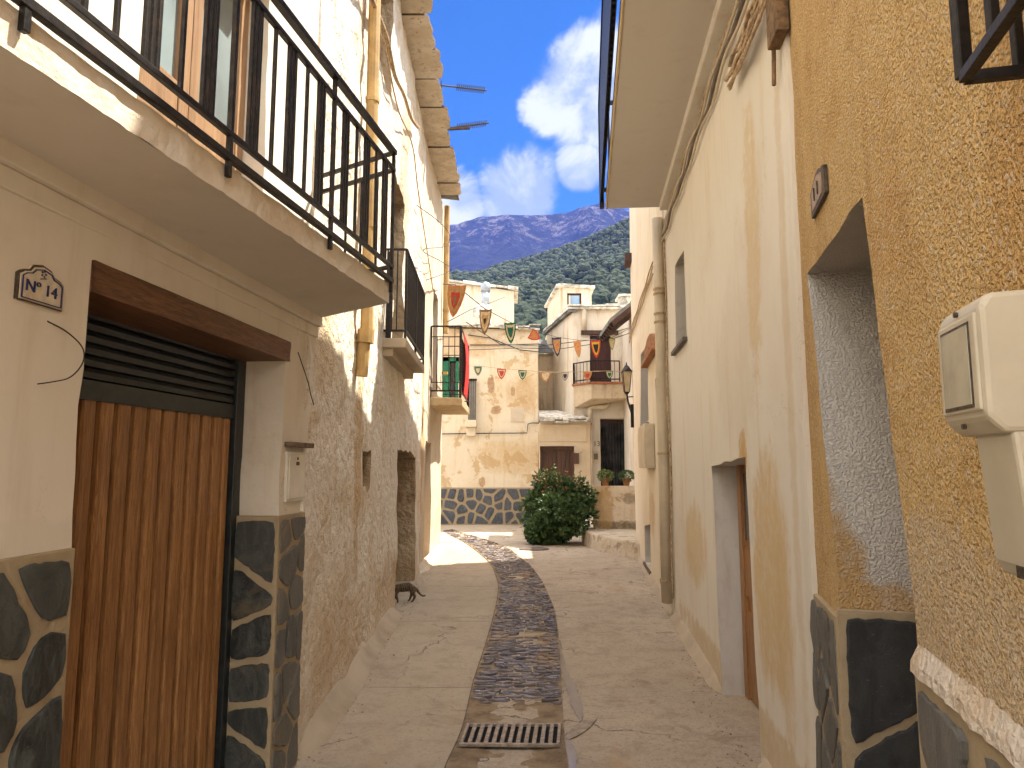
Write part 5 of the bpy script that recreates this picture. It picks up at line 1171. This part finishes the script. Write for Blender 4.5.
for (px, py, w_, h_, y_, tl_, cols, lab, yaw) in up_:
    c = pixy(px, py, y_); k = y_/FPX; o = shield(c, w_*k/cos(yaw), h_*k, tl_, cols, lab, -yaw, .03); pts.append(c+Vector((0, 0, h_*k*.5)))
pts.append(pixy(630, 328, 19.2)); mb = MB(); mb.tube(pts, .007, 5); solo('bunting_cord', mb, M_cable, 'thin dark cord of the upper bunting crossing from the left houses to the right eave', 'cord')
lo_ = [(478, 371, 8.5, 10, [C_gy, C_gr, C_cr], 'grey green pennant, leftmost on the lower string near the red cloth'), (501.5, 374, 9, 11, [C_rd, C_cr, C_rd], 'red and cream pennant on the lower string over the peeling wall'),
       (522.5, 375, 8.5, 10, [C_gr, C_cr, C_gr], 'green pennant with cream ring on the lower string over the peeling wall'), (545.5, 377, 10, 9.5, [C_or, C_cr], 'orange pennant with cream mark on the lower string at the corner of the peeling wall'),
       (565, 376.5, 7.5, 9, [C_gy, C_cr, C_nv], 'pale grey pennant on the lower string against the side of the tower house'), (587.5, 376, 9, 9, [C_or, C_tn, C_rd], 'orange pennant on the lower string before the corner balcony railing'),
       (609.5, 375, 7.5, 8.5, [C_gr, C_cr, C_gr], 'green pennant with cream ring, rightmost on the lower string')]
yL = 19.3; pts = [pixy(464, 365, 15.2)]
for (px, py, w_, h_, cols, lab) in lo_:
    c = pixy(px, py, yL); k = yL/FPX; shield(c, w_*k, h_*k, 0, cols, lab, 0, 0); pts.append(c+Vector((0, 0, h_*k*.5)))
pts.append(pixy(630, 373, yL)); mb = MB(); mb.tube(pts, .007, 5); solo('bunting_cord', mb, M_cabtan, 'thin pale cord of the lower bunting stretched level across the square', 'cord')
for lab, P_ in (('dark cable sagging across the square just above the pennants', [(466, 322, 15), (500, 344, 17.5), (540, 346, 19), (590, 340, 19), (628, 328, 19)]), ('second dark cable across the square, below the first and above the lower string', [(466, 350, 17), (520, 348, 19.5), (560, 349, 19.5), (600, 343, 19.5), (630, 333, 19.5)]),
                ('wire running from the small left balcony up past the chimney flue', [(447, 322, 14), (470, 310, 18), (490, 303, 21), (505, 297, 23.5)])):
    mb = MB(); mb.tube([pixy(*p) for p in P_], .010, 5); solo('overhead_cable', mb, M_cable, lab, 'cable')
# ================================================================ ground
m, t, b, oc, uv = mat('concrete_lane', .9, .25)
n1 = t.noise(oc, .55, 7, .62, .3); n2 = t.noise(oc, 4.5, 6, .65); n3 = t.noise(oc, 55, 4, .7)
c = t.mix(t.ramp(n1, .35, .65), (.415, .338, .25), (.495, .41, .31)); c = t.mix(t.ramp(n2, .45, .75, 0, .5), c, (.23, .17, .115)); c = t.mix(t.ramp(n3, .53, .72, 0, .6), c, (.17, .125, .09)); c = t.mix(t.ramp(t.noise(oc, 95, 2, .6), .60, .72, 0, .5), c, (.62, .54, .44)); c = t.mix(t.ramp(t.noise(oc, 2.6, 6, .7, 1.0), .56, .68, 0, .6), c, (.25, .185, .125)); c = t.mix(t.ramp(t.noise(oc, 26, 5, .75), .52, .66, 0, .55), c, (.24, .18, .125))
sp = t.new('ShaderNodeSeparateXYZ'); t.put(sp.inputs[0], oc)
nl = t.noise(oc, 1.6, 6, .7, .5)
c = t.mix(t.ramp(nl, .60, .72, 0, .55), c, (.20, .165, .13))
c = t.mix(t.ramp(t.noise(t.scale(oc, (1, .35, 1)), 2.2, 5, .6, .6), .58, .70, 0, .5), c, (.44, .30, .17))
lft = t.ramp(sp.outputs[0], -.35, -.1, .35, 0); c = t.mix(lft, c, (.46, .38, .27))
vc = t.voro(t.vmath('ADD', oc, t.vmath('SCALE', t.noise(oc, 3, 4, .6, 0, True), .5)), .55, 'DISTANCE_TO_EDGE'); crk = t.ramp(vc, .0, .006, 1, 0)
crk = t.math('MULTIPLY', crk, t.ramp(n1, .42, .6)); c = t.mix(t.math('MULTIPLY', crk, .7), c, (.07, .055, .04))
jy = t.math('ABSOLUTE', t.math('SUBTRACT', t.math('FRACT', t.math('DIVIDE', t.math('ADD', sp.outputs[1], t.math('MULTIPLY', nl, .04)), 2.35)), .5))
jm = t.math('MULTIPLY', t.ramp(jy, .0, .004, 1, 0), t.ramp(sp.outputs[0], -.2, -.25, 0, 1)); c = t.mix(t.math('MULTIPLY', jm, .3), c, (.08, .065, .05))
t.put(b.inputs['Base Color'], c)
h = t.math('ADD', t.math('MULTIPLY', n2, .8), t.math('MULTIPLY', n3, .35)); h = t.math('SUBTRACT', h, t.math('MULTIPLY', t.math('MAXIMUM', crk, jm), .8)); bump(t, b, h, 1.0, .018)
M_conc = m
def ground_z(x, y): return .012*fbm(Vector((x*.7, y*.4, 2)))
mb = MB()
mb.grid(lambda u, v: (lambda x, y: Vector((x, y, ground_z(x, y)-.006)))(lerp(-6, 8, u), lerp(-6, 26, v)), 90, 200)
for (x0, x1, y0, y1) in ((-4000, -6, -4000, 4000), (8, 4000, -4000, 4000), (-6, 8, -4000, -6), (-6, 8, 26, 4000)): mb.add([(x0, y0, -.02), (x1, y0, -.02), (x1, y1, -.02), (x0, y1, -.02)], [(0, 1, 2, 3)])
struct('ground', mb, M_conc, origin=(0, 0, 0), smooth=True)
# grit, dry leaves and crumbs gathered along the wall feet
r = random.Random(77); mb = MB()
for k in range(900):
    y = 3.2+11*r.random()**1.4
    if r.random() < .5: x = -1.10-.032*y+abs(r.gauss(0, .10))+.06
    elif r.random() < .7: x = .976+.0985*y-abs(r.gauss(0, .09))-.05
    else: x = r.uniform(-1.2, 1.5+.09*y-.3)
    s_ = r.uniform(.003, .010) if r.random() < .97 else r.uniform(.010, .016); a = r.uniform(0, 6.28); z = ground_z(x, y)
    mb.add([(x+s_*cos(a), y+s_*sin(a), z+s_*r.uniform(.1, .6)), (x-s_*sin(a), y+s_*cos(a), z+.001), (x-s_*cos(a), y-s_*sin(a), z+s_*r.uniform(.1, .5)), (x+s_*sin(a)*.7, y-s_*cos(a)*.7, z+.001), (x, y, z+s_*.8)], [(0, 1, 4), (1, 2, 4), (2, 3, 4), (3, 0, 4)], 0 if r.random() < .6 else 1)
meta(build('grit', mb, [simple('grit_dark', (.16, .11, .07), .9, .3, 9, 0), simple('grit_pale', (.46, .38, .28), .9, .2, 9, 0)]), 'scattered grit and dry leaf crumbs along the foot of the walls', 'grit', kind='stuff')
# drain channel of thin slates set on edge
Lp = [(436, 800), (447, 765), (463, 727), (474, 680), (484, 650), (494, 615), (498, 595), (497.5, 580), (489, 562), (470, 546), (443, 531)]
Rp = [(575, 800), (568, 765), (564, 727), (561.5, 680), (560, 650), (556, 615), (549, 595), (540, 578), (525, 561), (500, 545), (452, 529.5)]
Lg = [pixz(*p, 0) for p in Lp]; Rg = [pixz(*p, 0) for p in Rp]
def spl(P_, t):
    t = t*(len(P_)-1); i = min(int(t), len(P_)-2); k = t-i; p0, p1, p2, p3 = P_[max(i-1, 0)], P_[i], P_[i+1], P_[min(i+2, len(P_)-1)]
    return .5*((2*p1)+(p2-p0)*k+(2*p0-5*p1+4*p2-p3)*k*k+(3*p1-p0-3*p2+p3)*k**3)
m, t, b, oc, uv = mat('channel_mortar', .9, .3)
c = t.mix(t.ramp(t.noise(oc, 5, 6, .65), .35, .65), (.23, .16, .10), (.42, .31, .19)); t.put(b.inputs['Base Color'], c); bump(t, b, t.noise(t.scale(oc, (1, 3, 1)), 18, 6, .7), .9, .03); M_mort = m
mb = MB()
mb.grid(lambda u, v: (lambda q: Vector((q.x, q.y, ground_z(q.x, q.y)+.004-.012*sin(pi*u)+.006*fbm(Vector((q.x*9, q.y*9, 0))))))(spl(Lg, v).lerp(spl(Rg, v), u)), 14, 220)
struct('drain_channel', mb, M_mort, smooth=True)
m, t, b, oc, uv = mat('wet_slate', .4, .5)
g = t.new('ShaderNodeNewGeometry'); rn = g.outputs['Random Per Island']
c = t.mix(rn, (.10, .09, .095), (.28, .24, .23)); c = t.mix(t.ramp(t.noise(oc, 1.7, 5, .65), .52, .66, 0, .9), c, (.36, .25, .15)); c = t.mix(t.ramp(t.noise(oc, 30, 4, .6), .55, .7, 0, .5), c, (.05, .04, .04))
t.put(b.inputs['Base Color'], c); t.put(b.inputs['Roughness'], t.ramp(t.noise(oc, 2.5, 4, .6), .38, .62, .12, .6)); bump(t, b, t.noise(oc, 60, 4, .6), .6, .006); M_wet = m
r = random.Random(21); mb = MB(); 
LEN = 260; tt_ = [i/400 for i in range(401)]; arc = [0]
for i in range(400): arc.append(arc[-1]+((spl(Lg, tt_[i+1])+spl(Rg, tt_[i+1]))/2-(spl(Lg, tt_[i])+spl(Rg, tt_[i]))/2).length)
def t_at(s):
    import bisect
    i = min(max(bisect.bisect(arc, s)-1, 0), 399); return (i+(s-arc[i])/max(arc[i+1]-arc[i], 1e-6))/400
s = 0; smax = arc[-1]
while s < smax:
    tq = t_at(s); pl_, pr_2 = spl(Lg, tq), spl(Rg, tq); wdt = (pr_2-pl_).length; yq = (pl_.y+pr_2.y)/2
    dth = r.uniform(.022, .042) if yq < 9 else r.uniform(.035, .06)
    if 4.35 < yq < 5.42 and wdt > .3:
        lim = 5.42 if 1 else 0
    u = r.uniform(.0, .06)
    while u < .97:
        ln = r.uniform(.06, .17)/wdt; u2 = min(u+ln, .99)
        q = pl_.lerp(pr_2, (u+u2)/2)
        ok = not (4.2 < q.y < 5.45+.18*fbm(Vector((q.x*4, 0, 3)))) and r.random() > .06
        if mnoise.noise(Vector((q.x*2.2, q.y*1.1, 7))) > .42 and r.random() < .75: ok = False
        if ok and u2-u > .03:
            ax = (pr_2-pl_).normalized(); ay = Vector((-ax.y, ax.x, 0)); a = pl_.lerp(pr_2, u+.006)+ay*r.uniform(-.012, .012); bq = pl_.lerp(pr_2, u2-.006)+ay*r.uniform(-.012, .012)
            zt0 = ground_z(q.x, q.y)-.012*sin(pi*(u+u2)/2)+r.uniform(.006, .024); tl_ = r.uniform(-.007, .007); hh = dth*r.uniform(.32, .5)
            mm = (a+bq)/2
            outl = [a, mm-ay*hh*r.uniform(.9, 1.2), bq]; pts = [a-ay*hh*.5, a.lerp(bq, .3)-ay*hh, a.lerp(bq, .75)-ay*hh*.95, bq-ay*hh*.4, bq+ay*hh*.5, a.lerp(bq, .6)+ay*hh, a.lerp(bq, .2)+ay*hh*.9]
            n = len(pts); top = [Vector((p.x, p.y, zt0+tl_*(1 if i in (3, 4) else -1 if i in (0, 6) else 0)+r.uniform(-.002, .002))) for i, p in enumerate(pts)]; cen = mm
            top2 = [Vector((cen.x+(p.x-cen.x)*1.04, cen.y+(p.y-cen.y)*1.08, p.z-.008)) for p in top]; bot = [Vector((p.x, p.y, -.03)) for p in top2]
            mb.add(top+top2+bot, [tuple(range(n))]+[(n+i, n+(i+1) % n, (i+1) % n, i) for i in range(n)]+[(2*n+i, 2*n+(i+1) % n, n+(i+1) % n, n+i) for i in range(n)])
        u = u2+.01
    s += dth+.006
o = build('cobblestones', mb, M_wet); meta(o, 'thin grey slates set on edge along the middle drain channel', 'cobbles', kind='stuff')
# edge strips / joints of the channel
for side, G_ in (('L', Lg),):
    mb = MB(); sg_ = -1 if side == 'L' else 1
    mb.grid(lambda u, v: (lambda q: Vector((q.x+sg_*lerp(-.003, .007, u), q.y, ground_z(q.x, q.y)+.003+.002*u)))(spl(G_, v)), 1, 220)
    struct('channel_joint', mb, simple('dark_joint_'+side, (.15, .115, .085), .95, .2, 8, 0))
# wet run-off beside the channel
m, t, b, oc, uv = mat('wet_film', .12, .6); t.put(b.inputs['Base Color'], t.mix(t.noise(oc, 7, 5, .6), (.17, .14, .12), (.26, .21, .175))); bump(t, b, t.noise(oc, 30, 4, .6), .5, .004); M_film = m
wl = [(556, 640), (562, 672), (567, 690), (572, 706), (579, 720), (577, 728), (568, 733), (563, 742), (564, 752), (568, 764), (570, 790)]; wr = [(560, 640), (566, 668), (575, 684), (580, 698), (583, 715), (580, 724), (573, 733), (570, 741), (576, 752), (577, 766), (578, 790)]
mb = MB(); A_ = [pixz(*p, 0) for p in wl]; B2 = [pixz(*p, 0) for p in wr]
mb.grid(lambda u, v: (lambda q: Vector((q.x+(.022*fbm(Vector((q.y*14, u*3, 1))) if u in (0, 1) else 0), q.y, ground_z(q.x, q.y)+.002)))(spl(A_, v).lerp(spl(B2, v), u)), 4, 60)
struct('wet_runoff', mb, M_film, smooth=True)
# flat grey slab beside the grate
q = [pixz(*p, 0) for p in [(564, 739), (572, 728), (584, 721), (597, 720), (590, 728), (577, 737), (567, 741)]]
mb = MB(); mb.prism([Vector((p.x, p.y, .0)) for p in q], (0, 0, .007)); solo('flat_stone', mb, simple('flat_grey_stone', (.36, .29, .22), .8, .2, 14, .5), 'flat leaf-shaped grey stone lying right of the drain grate', 'stone', bevel=.004)
# drain grate
g0 = pixz(461, 748, 0); g1 = pixz(558, 749, 0); g2 = pixz(560, 728, 0); g3 = pixz(468, 728, 0); zg_ = .020
gt = thing('drain_grate', 'rectangular grey metal drain grate across the channel at the bottom of the lane', 'drain grate', ((g0.x+g1.x)/2, (g0.y+g3.y)/2, 0))
def gpt(u, v, z): a = g0.lerp(g1, u); b_ = g3.lerp(g2, u); p = a.lerp(b_, v); return Vector((p.x, p.y, z))
M_grate = simple('worn_grate', (.36, .29, .22), .55, .2, 30, .4, metal=.3, dirt=(.30, .22, .13))
mb = MB(); mb.bar(gpt(-.02, 0, zg_), gpt(1.02, 0, zg_), .022, .02); mb.bar(gpt(-.02, 1, zg_), gpt(1.02, 1, zg_), .022, .02); mb.bar(gpt(0, 0, zg_), gpt(0, 1, zg_), .02, .019); mb.bar(gpt(1, 0, zg_), gpt(1, 1, zg_), .02, .019); build('frame', mb, M_grate, gt, bevel=.003)
for k in range(1, 12):
    mb = MB(); mb.bar(gpt(k/12, 0.03, zg_), gpt(k/12, .97, zg_), .026, .016); build('bar', mb, M_grate, gt, bevel=.003)
mb = MB(); mb.add([gpt(0, 0, .010), gpt(1, 0, .010), gpt(1, 1, .010), gpt(0, 1, .010)], [(0, 1, 2, 3)]); build('pit_shade', mb, simple('drain_black', (.006, .005, .005), .9, .1, 5, 0), gt)  # flat black sheet painted as the shaded depth under the bars
# manhole cover
mc = pixz(534, 549, 0); mb = MB(); mb.tube([(mc.x, mc.y, -.01), (mc.x, mc.y, .014)], .30, 28); mb.tube([(mc.x, mc.y, .014), (mc.x, mc.y, .018)], .24, 28); solo('manhole_cover', mb, simple('dark_manhole', (.14, .11, .09), .6, .2, 10, .4), 'round dark manhole cover set in the ground before the shrub', 'manhole cover', bevel=.004)

# ================================================================ cat
def skin_body(name, verts, edges, radii, root, m, parent, subdiv=2):
    me = bpy.data.meshes.new(name); org = ORG[parent.name]; me.from_pydata([Vector(v)-org for v in verts], edges, []); o = link(bpy.data.objects.new(name, me)); o.parent = parent; ORG[o.name] = org
    sk = o.modifiers.new('skin', 'SKIN'); sk.use_smooth_shade = True
    for i, r_ in enumerate(radii): me.skin_vertices[0].data[i].radius = (r_, r_) if not isinstance(r_, tuple) else r_; me.skin_vertices[0].data[i].use_root = (i == root)
    ss = o.modifiers.new('sub', 'SUBSURF'); ss.levels = subdiv; ss.render_levels = subdiv; me.materials.append(m); return o
m, t, b, oc, uv = mat('tabby_fur', .85, .15)
wv = t.new('ShaderNodeTexWave', wave_type='BANDS', bands_direction='X'); t.put(wv.inputs['Vector'], oc); wv.inputs['Scale'].default_value = 13; wv.inputs['Distortion'].default_value = 14; wv.inputs['Detail'].default_value = 3
c = t.mix(t.ramp(wv.outputs[1], .3, .7), (.06, .043, .03), (.16, .115, .075)); t.put(b.inputs['Base Color'], c); bump(t, b, t.noise(oc, 90, 3, .7), .7, .01); M_cat = m
cg = pixz(404, 603, 0); ox, oy = cg.x, cg.y
ct = thing('cat', 'tabby cat walking into the doorway at the foot of the rough left wall', 'cat', (ox, oy, 0))
def cv(x, z, y=0): return Vector((ox+x*.8, oy+.03+y*.8+x*.25, z*.85))
V_ = [cv(.00, .21), cv(.07, .215), cv(.13, .20), cv(-.07, .205), cv(-.13, .20), cv(-.18, .205), cv(-.225, .215), cv(-.265, .195),
      cv(.185, .17), cv(.22, .11), cv(.27, .075), cv(.31, .085),
      cv(.13, .13, -.045), cv(.16, .08, -.045), cv(.125, .02, -.045), cv(.10, .012, -.045),
      cv(.11, .13, .045), cv(.09, .08, .045), cv(.065, .02, .045), cv(.04, .012, .045),
      cv(-.12, .12, -.04), cv(-.10, .065, -.04), cv(-.085, .02, -.04), cv(-.11, .012, -.04),
      cv(-.13, .12, .04), cv(-.15, .065, .04), cv(-.165, .02, .04), cv(-.19, .012, .04),
      cv(-.205, .255, -.025), cv(-.205, .255, .025)]
E2 = [(0, 1), (1, 2), (0, 3), (3, 4), (4, 5), (5, 6), (6, 7), (2, 8), (8, 9), (9, 10), (10, 11), (2, 12), (12, 13), (13, 14), (14, 15), (2, 16), (16, 17), (17, 18), (18, 19), (4, 20), (20, 21), (21, 22), (22, 23), (4, 24), (24, 25), (25, 26), (26, 27), (6, 28), (6, 29)]
Rr = [.068, .068, .062, .062, .058, .050, .056, .022, .022, .017, .015, .012, .034, .02, .013, .014, .034, .02, .013, .014, .026, .018, .013, .014, .026, .018, .013, .014, .012, .012]
skin_body('body', V_, E2, [q*.84 for q in Rr], 0, M_cat, ct)

# ================================================================ hills
_hp = [(-300, 330), (300, 300), (440, 287), (480, 281), (520, 269), (560, 252), (600, 235), (628, 223), (700, 190), (1000, 120)]
_hq = [(pixy(px, py, 400).x/400, pixy(px, py, 400).z) for px, py in _hp]
def HR(q):
    if q <= _hq[0][0]: return _hq[0][1]
    for (a, za_), (b_, zb_) in zip(_hq, _hq[1:]):
        if q <= b_: return lerp(za_, zb_, (q-a)/(b_-a))
    return _hq[-1][1]
def hillz(x, y):
    t_ = min(max((y-55)/345, 0), 1); base = 16+x*.02
    ridge = HR(x/400.)
    return lerp(-.5, ridge+4, t_**1.05)+6*fbm(Vector((x*.012, y*.012, 1)))*t_*1.2
M_soil = simple('dry_hillside', (.16, .12, .075), .95, .2, .08, .6)
mb = MB(); mb.grid(lambda u, v: (lambda x, y: Vector((x, y, hillz(x, y)-.6)))(lerp(-420, 520, u), lerp(50, 440, v)), 90, 50); struct('forest_hill', mb, M_soil, smooth=True)
ico = bmesh.new(); bmesh.ops.create_icosphere(ico, subdivisions=2, radius=1); IV = [v.co.copy() for v in ico.verts]; IF = [tuple(v.index for v in f.verts) for f in ico.faces]; ico.free()
ico = bmesh.new(); bmesh.ops.create_icosphere(ico, subdivisions=1, radius=1); IV1 = [v.co.copy() for v in ico.verts]; IF1 = [tuple(v.index for v in f.verts) for f in ico.faces]; ico.free()
m, t, b, oc, uv = mat('oak_canopy', .9, .1); g = t.new('ShaderNodeNewGeometry')
c = t.mix(g.outputs['Random Per Island'], (.022, .036, .024), (.075, .095, .060)); c = t.mix(t.ramp(t.noise(oc, .9, 4, .7), .5, .7, 0, .6), c, (.10, .12, .055)); t.put(b.inputs['Base Color'], c); bump(t, b, t.noise(oc, 1.6, 5, .8), 1, .8); M_oak = m
r = random.Random(33); mb = MB(); cnt = 0
vv_, ff_ = [], []
yy = 80.0
while yy < 425:
    sp_c = 3.1
    xx = -.32*yy-12
    while xx < .52*yy+12:
        x = xx+r.uniform(-1.1, 1.1); y = yy+r.uniform(-1.1, 1.1); xx += sp_c*(1 if y > 60 else 1)
        if mnoise.noise(Vector((x*.03, y*.03, 4)))+.5*mnoise.noise(Vector((x*.11, y*.11, 9))) < -.52 or r.random() < .08: continue
        z = hillz(x, y); R_ = r.uniform(1.15, 2.05); big = y < 200
        iv, if_ = (IV, IF) if big else (IV1, IF1); b0 = len(vv_); sd = r.random()*100
        for v in iv:
            nz = 1+.30*mnoise.noise(v*1.9+Vector((sd, 0, 0)))+.20*mnoise.noise(v*4.5+Vector((0, sd, 0))); vv_.append(Vector((x+v.x*R_*nz, y+v.y*R_*nz, z+R_*.7+v.z*R_*.95*nz)))
        ff_ += [tuple(b0+i for i in f) for f in if_]; cnt += 1
    yy += 2.9
me = bpy.data.meshes.new('forest'); me.from_pydata(vv_, [], ff_); me.materials.append(M_oak); o = link(bpy.data.objects.new('forest', me)); meta(o, 'dark green evergreen oak forest covering the hillside behind the village', 'forest', kind='stuff')
print('trees', cnt)
# far mountain
m, t, b, oc, uv = mat('mountain_rock', .95, .1)
n1 = t.noise(oc, .008, 9, .72, .6); n2 = t.noise(oc, .035, 8, .78, .4); geo = t.new('ShaderNodeNewGeometry'); sn = t.new('ShaderNodeSeparateXYZ'); t.l.new(geo.outputs['Normal'], sn.inputs[0]); sp = t.new('ShaderNodeSeparateXYZ'); t.put(sp.inputs[0], oc)
c = t.mix(t.ramp(n2, .42, .58), (.006, .009, .014), (.020, .022, .028)); c = t.mix(t.ramp(n1, .58, .68, 0, .55), c, (.08, .062, .055))
c = t.mix(t.math('MULTIPLY', t.ramp(sp.outputs[2], 400, 500, 0, .7), t.ramp(n2, .50, .60)), c, (.22, .19, .18)); t.put(b.inputs['Base Color'], c); bump(t, b, n2, 1, 25); M_mtn = m
prof = [(-200, 330), (250, 270), (380, 245), (440, 236), (455, 228), (480, 218), (500, 216), (520, 213), (545, 208), (570, 210), (590, 207), (603, 203), (615, 206), (640, 215), (720, 190), (900, 230), (1300, 300)]
YM = 1500
PP = [(pixy(px, py, YM).x, pixy(px, py, YM).z) for px, py in prof]
def ridge(x):
    if x <= PP[0][0]: return PP[0][1]
    for (a, za_), (b_, zb_) in zip(PP, PP[1:]):
        if x <= b_: k = (x-a)/(b_-a); return lerp(za_, zb_, k)
    return PP[-1][1]
def mz(x, y):
    t_ = max(0, (y-700)/(YM-700)); h_ = ridge(x*YM/max(y, 500) if False else x)
    e = mnoise.hetero_terrain(Vector((x*.009, y*.009, 2)), .8, 2.1, 8, .6)
    if t_ <= 1: z = h_*(t_**1.25)
    else: z = h_*(1-(t_-1)*.9)
    gl = abs(mnoise.noise(Vector((x*.007+y*.002, y*.0012, 5))))*70*max(0, min(1, t_*1.2))*(1-max(0, min(1, (t_-.85)/.15))*.8)
    return z-gl+e*11*min(1, max(0, t_+.1))
mb = MB(); mb.grid(lambda u, v: (lambda x, y: Vector((x, y, mz(x, y)-8)))(lerp(-1700, 2000, u), lerp(650, 1900, v)), 420, 150); struct('mountain', mb, M_mtn, smooth=False)
# ================================================================ haze
hz = MB(); hz.box(-1800, 2100, -60, 1950, -21, 560)
mh = bpy.data.materials.new('haze'); mh.use_nodes = True; nt = mh.node_tree; nt.nodes.clear(); ou = nt.nodes.new('ShaderNodeOutputMaterial'); pv = nt.nodes.new('ShaderNodeVolumePrincipled')
pv.inputs['Color'].default_value = (.16, .27, 1.0, 1); pv.inputs['Density'].default_value = .00017; pv.inputs['Anisotropy'].default_value = .0; nt.links.new(pv.outputs[0], ou.inputs['Volume'])
o = build('haze', hz, mh); meta(o, kind='stuff')
